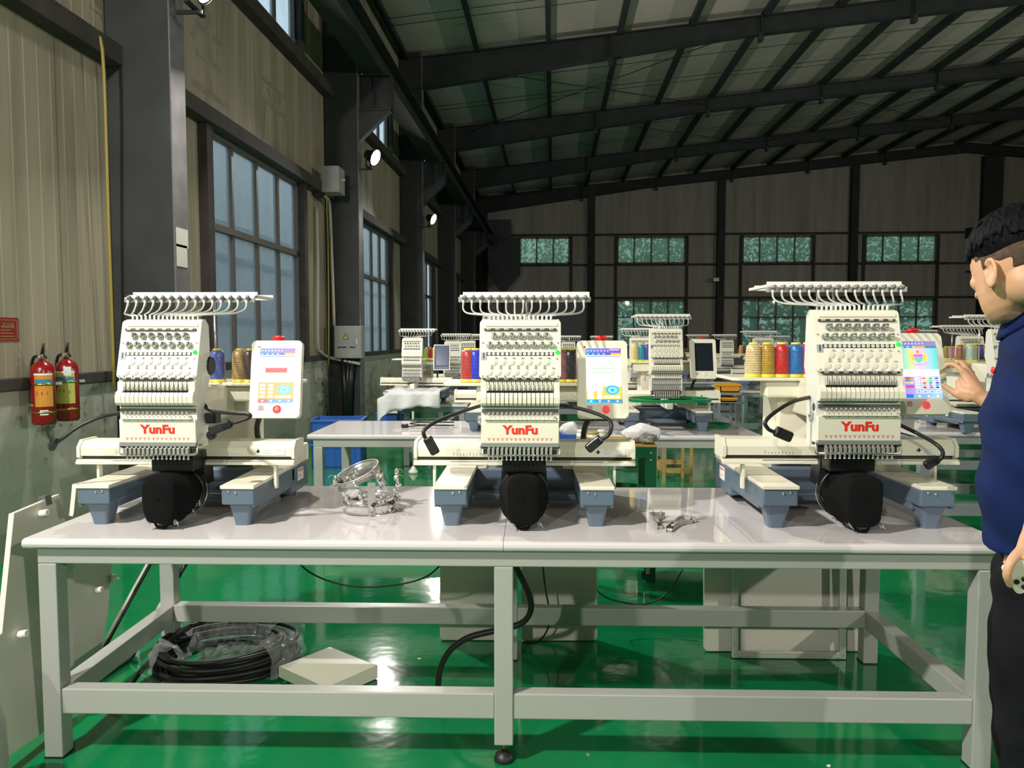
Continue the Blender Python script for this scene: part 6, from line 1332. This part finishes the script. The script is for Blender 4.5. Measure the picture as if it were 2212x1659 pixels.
# ================================================================== the man
M['skin'] = mat('skin', (0.60, 0.335, 0.20), 0.5, noise=0.06, nscale=14)
sb = M['skin'].node_tree.nodes['Principled BSDF']; sb.inputs['Subsurface Weight'].default_value = 0.12; sb.inputs['Subsurface Radius'].default_value = (0.012, 0.005, 0.003)
M['polo'] = mat('navy_polo', (0.004, 0.014, 0.075), 0.9, noise=0.12, nscale=12, bump=0.15, bscale=260, spec=0.2)
M['trousers'] = mat('black_trousers', (0.006, 0.006, 0.009), 0.9, noise=0.3, nscale=6, bump=0.5, bscale=22, spec=0.2)
M['hair'] = mat('black_hair', (0.004, 0.0035, 0.005), 0.6, bump=0.5, bscale=140, stretch=(1, 1, 0.3), spec=0.08)
M['fade'] = mat('cropped_hair', (0.085, 0.050, 0.030), 0.8, noise=0.5, nscale=60)
M['skin2'] = mat('nail', (0.66, 0.42, 0.32), 0.3)
def remesh_obj(b, name, m, parent, vox, smooth=6, factor=0.5):
    me = bpy.data.meshes.new(name); b.bm.to_mesh(me); b.bm.free(); o = bpy.data.objects.new(name, me); C.objects.link(o)
    md = o.modifiers.new('r', 'REMESH'); md.mode = 'VOXEL'; md.voxel_size = vox; md.use_smooth_shade = True
    sm = o.modifiers.new('s', 'SMOOTH'); sm.iterations = smooth; sm.factor = factor
    bpy.context.view_layer.update()
    m2 = bpy.data.meshes.new_from_object(o.evaluated_get(bpy.context.evaluated_depsgraph_get()))
    bpy.data.objects.remove(o); bpy.data.meshes.remove(me)
    m2.name = name; m2.materials.clear(); m2.materials.append(M[m])
    for p in m2.polygons: p.use_smooth = True
    return obj(name, m2, parent)
def limb(b, pts, rad, k=8, sub=2, sp=True):
    P_ = spline(pts, k) if sp else [Vector(p) for p in pts]; n = len(P_)
    for i, p in enumerate(P_):
        f = i/(n-1)*(len(rad)-1); j = min(int(f), len(rad)-2); r = rad[j]+(rad[j+1]-rad[j])*(f-j); b.ball(p, r, sub)
def az(d): return Vector((math.sin(math.radians(d)), math.cos(math.radians(d)), 0))
YB = 2.0; BA = -62; fwd = az(BA); rgt = az(BA+90); D0 = 1.93
def tors(rows, D):
    rings = []; cs = []
    for (py, pxl, a, w_) in rows:
        c = pt(pxl + a*1661/D, py, D); cs.append(c)
        rings.append([c + fwd*(a*math.copysign(abs(math.cos(t))**0.85, math.cos(t))) + rgt*(w_*math.copysign(abs(math.sin(t))**0.85, math.sin(t))) for t in [2*PI*i/40 for i in range(40)]])
    return rings, cs
man = thing('person', 'man in navy polo shirt and black trousers reaching to the screen, phone in other hand', 'person', (1.33, 2.0, 0))
man.location = (0, 0, 0)
body = B()
rows = [(690, 2182, .058, .066), (712, 2176, .085, .13), (745, 2170, .108, .185), (800, 2160, .118, .205), (880, 2148, .120, .205), (960, 2135, .127, .19), (1040, 2130, .132, .18), (1120, 2131, .130, .178), (1180, 2137, .128, .178)]
rows = [(655, 2208, .050, .056)] + rows
rings, cs = tors(rows, D0)
for i_, k_ in ((0, 0.75), (1, 0.65), (2, 0.40), (3, 0.15)):
    rings[i_] = [p - Vector((0, 0, (p-cs[i_]).dot(fwd)*k_)) for p in rings[i_]]
sh = [c for c in rings]
in_r = [[c + (p-c)*0.84 for p in r] for r, c in zip(rings, cs)]
body.loft(in_r, True, True, True)
# legs of the body
def leg_pts(side):
    hip = cs[-1] + rgt*(0.09*side) + Vector((0, 0, -0.04)); kn = pt(2238 if side < 0 else 2232, 1500, D0) + rgt*(0.10*side); kn.z = 0.50
    an = kn + fwd*(-0.03) + Vector((0, 0, -0.42)); return hip, kn, an
for s in (-1, 1):
    hip, kn, an = leg_pts(s); limb(body, [hip, hip*0.5+kn*0.5, kn, kn*0.45+an*0.55, an], [0.085, 0.082, 0.058, 0.055, 0.038], 6)
    limb(body, [an, an+Vector((0, 0, -0.04))+fwd*0.05, an+Vector((0, 0, -0.055))+fwd*0.14], [0.036, 0.035, 0.025], 4)
# head
HC = pt(2186, 571, 1.90); HA = -13; TL = math.radians(-22)
HM = Matrix.Translation(HC) @ Matrix.Rotation(math.radians(-HA), 4, 'Z') @ Matrix.Rotation(TL, 4, 'X') @ Matrix.Rotation(math.radians(4), 4, 'Y') @ Matrix.Scale(1.05, 4)
hq = HM.to_quaternion()
def hb(b, c, r, sc=(1, 1, 1), sub=3): b.ball(HM @ Vector(c), r*1.05, sub, sc, hq)
hrings = []
for (z, w_, f_, b_) in ((-0.124, .014, .066, .040), (-0.118, .026, .078, .020), (-0.105, .041, .086, -.002), (-0.085, .053, .089, -.026), (-0.062, .062, .089, -.052), (-0.036, .068, .090, -.080), (-0.010, .073, .090, -.098), (0.018, .076, .090, -.107), (0.048, .075, .084, -.105), (0.074, .066, .068, -.092), (0.094, .048, .043, -.068), (0.106, .026, .014, -.040), (0.110, .008, -.006, -.020)):
    cy_, ay = (f_+b_)/2, (f_-b_)/2; hrings.append([HM @ Vector((math.copysign(abs(math.cos(a))**0.9, math.cos(a))*w_, cy_+math.copysign(abs(math.sin(a))**0.9, math.sin(a))*ay, z)) for a in [2*PI*k/36 for k in range(36)]])
body.loft(hrings, True, True, True)
hb(body, (0, 0.080, 0.020), 0.030, (1.35, 0.45, 0.5)); hb(body, (0.040, 0.062, -0.022), 0.022, (1, 0.8, 0.9)); hb(body, (-0.040, 0.062, -0.022), 0.022, (1, 0.8, 0.9)); hb(body, (0, 0.080, -0.105), 0.018, (1.2, 0.8, 0.8))
for k in range(5): hb(body, (0, 0.092+0.0045*k, 0.012-0.010*k), 0.0085+0.0012*k, (1, 1, 1), 2)
hb(body, (0.010, 0.104, -0.032), 0.009, (1, 1, 0.8), 2); hb(body, (-0.010, 0.104, -0.032), 0.009, (1, 1, 0.8), 2)
hb(body, (0, 0.092, -0.058), 0.016, (1.4, 0.7, 0.30), 2); hb(body, (0, 0.090, -0.070), 0.015, (1.3, 0.7, 0.36), 2)
for s in (-1, 1):
    for k in range(26):
        a = -1.9 + k*0.165; hb(body, (s*(0.0815+0.005*math.sin(a*0.5+0.8)), -0.022-0.017*math.cos(a)-0.006*math.sin(a), -0.040+0.030*math.sin(a)), 0.0055, (0.9, 1, 1), 2)
    for k in range(8): hb(body, (s*0.0775, -0.016-0.001*k, -0.060+0.0055*k), 0.0105, (0.5, 1.15, 1), 2)
    for k in range(7): hb(body, (s*0.080, -0.010-0.002*k, -0.066+0.002*k), 0.0072, (0.8, 1, 1), 2)
    for k in range(9): hb(body, (s*0.0795, -0.004, -0.058+0.0035*k), 0.0062, (0.8, 1, 1), 2)
nb_ = HM @ Vector((0, -0.03, -0.06)); limb(body, [nb_, (nb_+cs[0])/2 + fwd*0.006, cs[0] + Vector((0, 0, -0.03))], [0.058, 0.057, 0.064], 8, 3)
# right arm reaching to the screen
cs_full = cs; cs = cs[1:]
SH = cs[2] + rgt*0.165 + Vector((0, 0, -0.015)); EL = pt(2226, 905, 2.36); WR = pt(2118, 858, 2.64)
limb(body, [SH, SH*0.5+EL*0.5, EL], [0.055, 0.048, 0.042], 8); limb(body, [EL, EL*0.6+WR*0.4, WR], [0.042, 0.043, 0.027], 10)
# right hand: palm, thumb below, fingers arched to the edge of the control box
DT = 2.80
KN = [pt(2078, 800, 2.735), pt(2087, 797, 2.755), pt(2095, 805, 2.77), pt(2099, 818, 2.78)]
for i, k in enumerate(KN): limb(body, [WR, WR*0.5+k*0.5, k], [0.024, 0.020, 0.0125], 8)
limb(body, [pt(2104, 852, 2.66), pt(2084, 846, 2.70), pt(2074, 826, 2.73)], [0.026, 0.024, 0.016], 6)
limb(body, [KN[0], pt(2062, 788, 2.76), pt(2048, 788, 2.785), pt(2037, 797, 2.80)], [0.0115, 0.0095, 0.009, 0.0075], 8)
limb(body, [KN[1], pt(2078, 783, 2.79), pt(2068, 784, 2.83), pt(2058, 792, 2.86)], [0.0115, 0.0095, 0.009, 0.0075], 8)
limb(body, [KN[2], pt(2092, 790, 2.82), pt(2084, 788, 2.86), pt(2076, 797, 2.89)], [0.0115, 0.0095, 0.0085, 0.0075], 8)
limb(body, [KN[3], pt(2101, 806, 2.82), pt(2097, 804, 2.86), pt(2092, 812, 2.88)], [0.0105, 0.0085, 0.008, 0.007], 8)
limb(body, [pt(2092, 858, 2.67), pt(2070, 853, 2.71), pt(2052, 842, 2.745), pt(2037, 832, 2.77)], [0.019, 0.0135, 0.0115, 0.0085], 8)
# left arm with the phone
SL = cs[2] - rgt*0.165 + Vector((0, 0, -0.015)); EL2 = pt(2325, 985, 1.74); WL2 = pt(2240, 1148, 1.70)
limb(body, [SL, SL*0.5+EL2*0.5, EL2], [0.055, 0.048, 0.042], 8); limb(body, [EL2, EL2*0.55+WL2*0.45, WL2], [0.042, 0.043, 0.029], 10)
HK = [pt(2207, 1188, 1.675), pt(2226, 1202, 1.66), pt(2244, 1208, 1.665), pt(2260, 1208, 1.68)]
for k in HK: limb(body, [WL2, WL2*0.5+k*0.5, k], [0.027, 0.021, 0.0125], 8)
limb(body, [HK[0], pt(2186, 1210, 1.662), pt(2175, 1240, 1.662), pt(2182, 1264, 1.672)], [0.0125, 0.0108, 0.0098, 0.0084], 8)
limb(body, [HK[1], pt(2226, 1230, 1.64), pt(2232, 1252, 1.648), pt(2240, 1266, 1.655)], [0.0115, 0.0105, 0.0095, 0.008], 8)
limb(body, [HK[2], pt(2248, 1228, 1.64), pt(2256, 1246, 1.648), pt(2262, 1256, 1.655)], [0.0115, 0.0105, 0.0095, 0.008], 8)
limb(body, [HK[3], pt(2268, 1224, 1.65), pt(2276, 1238, 1.655), pt(2280, 1246, 1.66)], [0.0105, 0.0095, 0.0085, 0.0075], 8)
limb(body, [WL2+Vector((0.01, 0.02, -0.02)), pt(2232, 1195, 1.725), pt(2222, 1225, 1.73), pt(2216, 1248, 1.725)], [0.017, 0.0135, 0.0115, 0.009], 8)
bo = remesh_obj(body, 'body', 'skin', man, 0.0042, 5)
# eyes, brows
for s in (-1, 1):
    o = obj('eye', B().ball(HM @ Vector((s*0.032, 0.082, 0.004)), 0.011, 2, (1.1, 0.6, 0.45), hq).mesh('eye', 'black'), man)
    obj('eyebrow', B().ball(HM @ Vector((s*0.034, 0.088, 0.022)), 0.016, 2, (1.1, 0.35, 0.2), hq).mesh('eyebrow', 'hair'), man)
# hair
hr = B(); rnd = random.Random(21)
hb(hr, (0, -0.020, 0.042), 0.087, (0.99, 1.12, 0.90), 4)
for q in range(900):
    th = rnd.uniform(0, 2*PI); ph = math.acos(1-rnd.uniform(0, 1.05))
    d = Vector((math.sin(ph)*math.cos(th), math.sin(ph)*math.sin(th), math.cos(ph)))
    c = Vector((d.x*0.083, -0.018+d.y*0.101, 0.044+d.z*0.080))
    down = Vector((d.x*0.8+rnd.uniform(-.35, .35), 0.55*(1 if d.y > -0.2 else -0.3)+rnd.uniform(-.35, .35), -0.9*(1-d.z)-0.05)); down = (down - d*down.dot(d)*0.85).normalized()
    L = rnd.uniform(0.014, 0.026)
    m4 = HM @ Matrix.Translation(c + d*rnd.uniform(0.002, 0.007)) @ down.to_track_quat('Z', 'Y').to_matrix().to_4x4() @ Matrix.Diagonal((0.0042, 0.0042, L, 1))
    bmesh.ops.create_icosphere(hr.bm, subdivisions=1, radius=1.0, matrix=m4)
for q in range(90):   # fringe over the forehead
    th = rnd.uniform(0.15*PI, 0.85*PI); c = Vector((0.076*math.cos(th), -0.016+0.102*math.sin(th), 0.062+rnd.uniform(-0.02, 0.02))); dn = Vector((rnd.uniform(-.3, .3), 0.25, -1)).normalized()
    m4 = HM @ Matrix.Translation(c) @ dn.to_track_quat('Z', 'Y').to_matrix().to_4x4() @ Matrix.Diagonal((0.0055, 0.0055, rnd.uniform(0.02, 0.03), 1)); bmesh.ops.create_icosphere(hr.bm, subdivisions=1, radius=1.0, matrix=m4)
remesh_obj(hr, 'hair', 'hair', man, 0.0026, 1, 0.4)
fd = B(); frs = []
for (z, w_, f_, b_) in ((-0.048, .0655, .090, -.069), (-0.036, .068, .090, -.080), (-0.010, .073, .090, -.098), (0.018, .076, .090, -.107), (0.048, .075, .084, -.105), (0.066, .069, .073, -.096)):
    cy_, ay = (f_+b_)/2, (f_-b_)/2; r_ = []
    for k in range(60):
        a = 2*PI*k/60; x = math.copysign(abs(math.cos(a))**0.9, math.cos(a))*w_; y = cy_+math.copysign(abs(math.sin(a))**0.9, math.sin(a))*ay
        lim = 0.030 if z > 0.01 else (0.012 if z > -0.02 else -0.048); e_ = 1.030 if y < lim else 0.90
        if z < -0.045: e_ = 0.95
        if z <= -0.03 and -0.05 < y < 0.008: e_ = 0.90
        r_.append(HM @ Vector((x*e_, cy_+(y-cy_)*e_, z)))
    frs.append(r_)
fd.loft(frs, True, True, True)
o = remesh_obj(fd, 'cropped_sides', 'fade', man, 0.0035, 2)
# shirt
st = B(); rr2 = [[c + (p-c)*0.975 for p in r] for r, c in zip(rings, cs_full)]
st.loft(rr2, True, True, True)
limb(st, [SH+rgt*(-0.01), SH*0.5+EL*0.5, EL], [0.082, 0.080, 0.074], 8, 3); limb(st, [SL+rgt*0.01, SL*0.5+EL2*0.5, SL*0.22+EL2*0.78], [0.080, 0.076, 0.072], 8, 3)
so = remesh_obj(st, 'polo_shirt', 'polo', man, 0.008, 6)
import mathutils.noise as MN
for v in so.data.vertices:
    p = v.co; d = (p - Vector((cs[4].x, cs[4].y, p.z))); d.z = 0; d.normalize()
    s_ = p.z*0.8-p.dot(fwd)*0.6; t_ = p.z*0.6+p.dot(fwd)*0.8; f = MN.noise(Vector((s_*16, t_*4, p.dot(rgt)*5)))*0.016 + MN.noise(p*14)*0.004
    ph_ = (p.z-cs[4].z)*26 + (p-cs[4]).dot(fwd)*20
    f += 0.007*math.sin(ph_)*max(0, 1-abs(p.z-cs[4].z)/0.16)
    v.co = p + d*(f+0.004)
cl = B(); cpts = [cs[0] + Vector((0, 0, 0.004)) + fwd*(0.064*math.cos(t)) + rgt*(0.070*math.sin(t)) + Vector((0, 0, -0.046*math.cos(t))) for t in [2*PI*i/32 for i in range(33)]]
for dz, gr in ((0.0, 1.10), (0.012, 1.04), (0.024, 0.99)):
    cl.tube([cs[0] + (p-cs[0])*gr + Vector((0, 0, dz)) for p in cpts], 0.0085, 8, caps=False)
remesh_obj(cl, 'collar', 'polo', so, 0.005, 2)
lg = B().ball((0, 0, 0), 0.009, 2, (0.4, 1, 1.0)); p = cs[3] + fwd*0.116 - rgt*0.055
obj('chest_emblem', lg.mesh('chest_emblem', 'redp'), so, p, (0, 0, 0), label='small red chest emblem')
# trousers
tr = B(); tr.loft([[c_ + (p-c_)*1.0 for p in rg_] for rg_, c_ in (([cs[-2] + (p-cs[-2])*0.82 for p in rings[-2]], cs[-2]), ([cs[-1] + (p-cs[-1])*0.88 for p in rings[-1]], cs[-1]))], True, True, True)
for s in (-1, 1):
    hip, kn, an = leg_pts(s); limb(tr, [hip+Vector((0, 0, -0.06)), hip*0.55+kn*0.45, kn, kn*0.45+an*0.55, an+Vector((0, 0, 0.02))], [0.104, 0.104, 0.084, 0.080, 0.070], 10, 3)
to = remesh_obj(tr, 'trousers', 'trousers', man, 0.009, 4)
for v in to.data.vertices:
    p = v.co; v.co = p + fwd*(MN.noise(Vector((p.x*4, p.y*4, p.z*13)))*0.012) 
for s in (-1, 1):
    hip, kn, an = leg_pts(s); b = B(); limb(b, [an+Vector((0, 0, -0.03))-fwd*0.03, Vector((an.x, an.y, 0.045))+fwd*0.05, Vector((an.x, an.y, 0.036))+fwd*0.16], [0.046, 0.046, 0.034], 8, 2)
    for v in b.bm.verts: v.co.z = max(v.co.z, 0.0)
    remesh_obj(b, 'shoe', 'black', man, 0.006, 2)
# phone held in the lower hand: an object of its own
pc = pt(2214, 1228, 1.69); ex = (pt(2196, 1279, 1.69)-pt(2160, 1219, 1.69)).normalized(); nrm = (Vector((0, 0, H))-pc).normalized(); nrm = (nrm - ex*nrm.dot(ex)).normalized(); ey = nrm.cross(ex)
corner = pt(2177, 1252, 1.685); PM = Matrix(((ex.x, ey.x, nrm.x, corner.x), (ex.y, ey.y, nrm.y, corner.y), (ex.z, ey.z, nrm.z, corner.z), (0, 0, 0, 1)))
ph = obj('phone', B().poly(rrect(0.072, 0.146, 0.010, 4, 0, 0.073), 0.008, bev=0.0015).mesh('phone', 'white')); ph.matrix_world = PM; tag(ph, 'pale phone with camera lenses held in the man\'s lower hand', 'phone')
obj('camera_bump', B().poly(rrect(0.034, 0.034, 0.008, 4), 0.0015).mesh('camera_bump', 'disc'), ph, (0.014, 0.021, 0.008))
for x, y in ((0.006, 0.013), (0.006, 0.029), (0.022, 0.021)): obj('lens', cached('lens', lambda: B().lathe([(0.0058, 0), (0.0058, 0.002), (0.004, 0.0022)], 16).mesh('lens', 'black')), ph, (x, y, 0.0095))
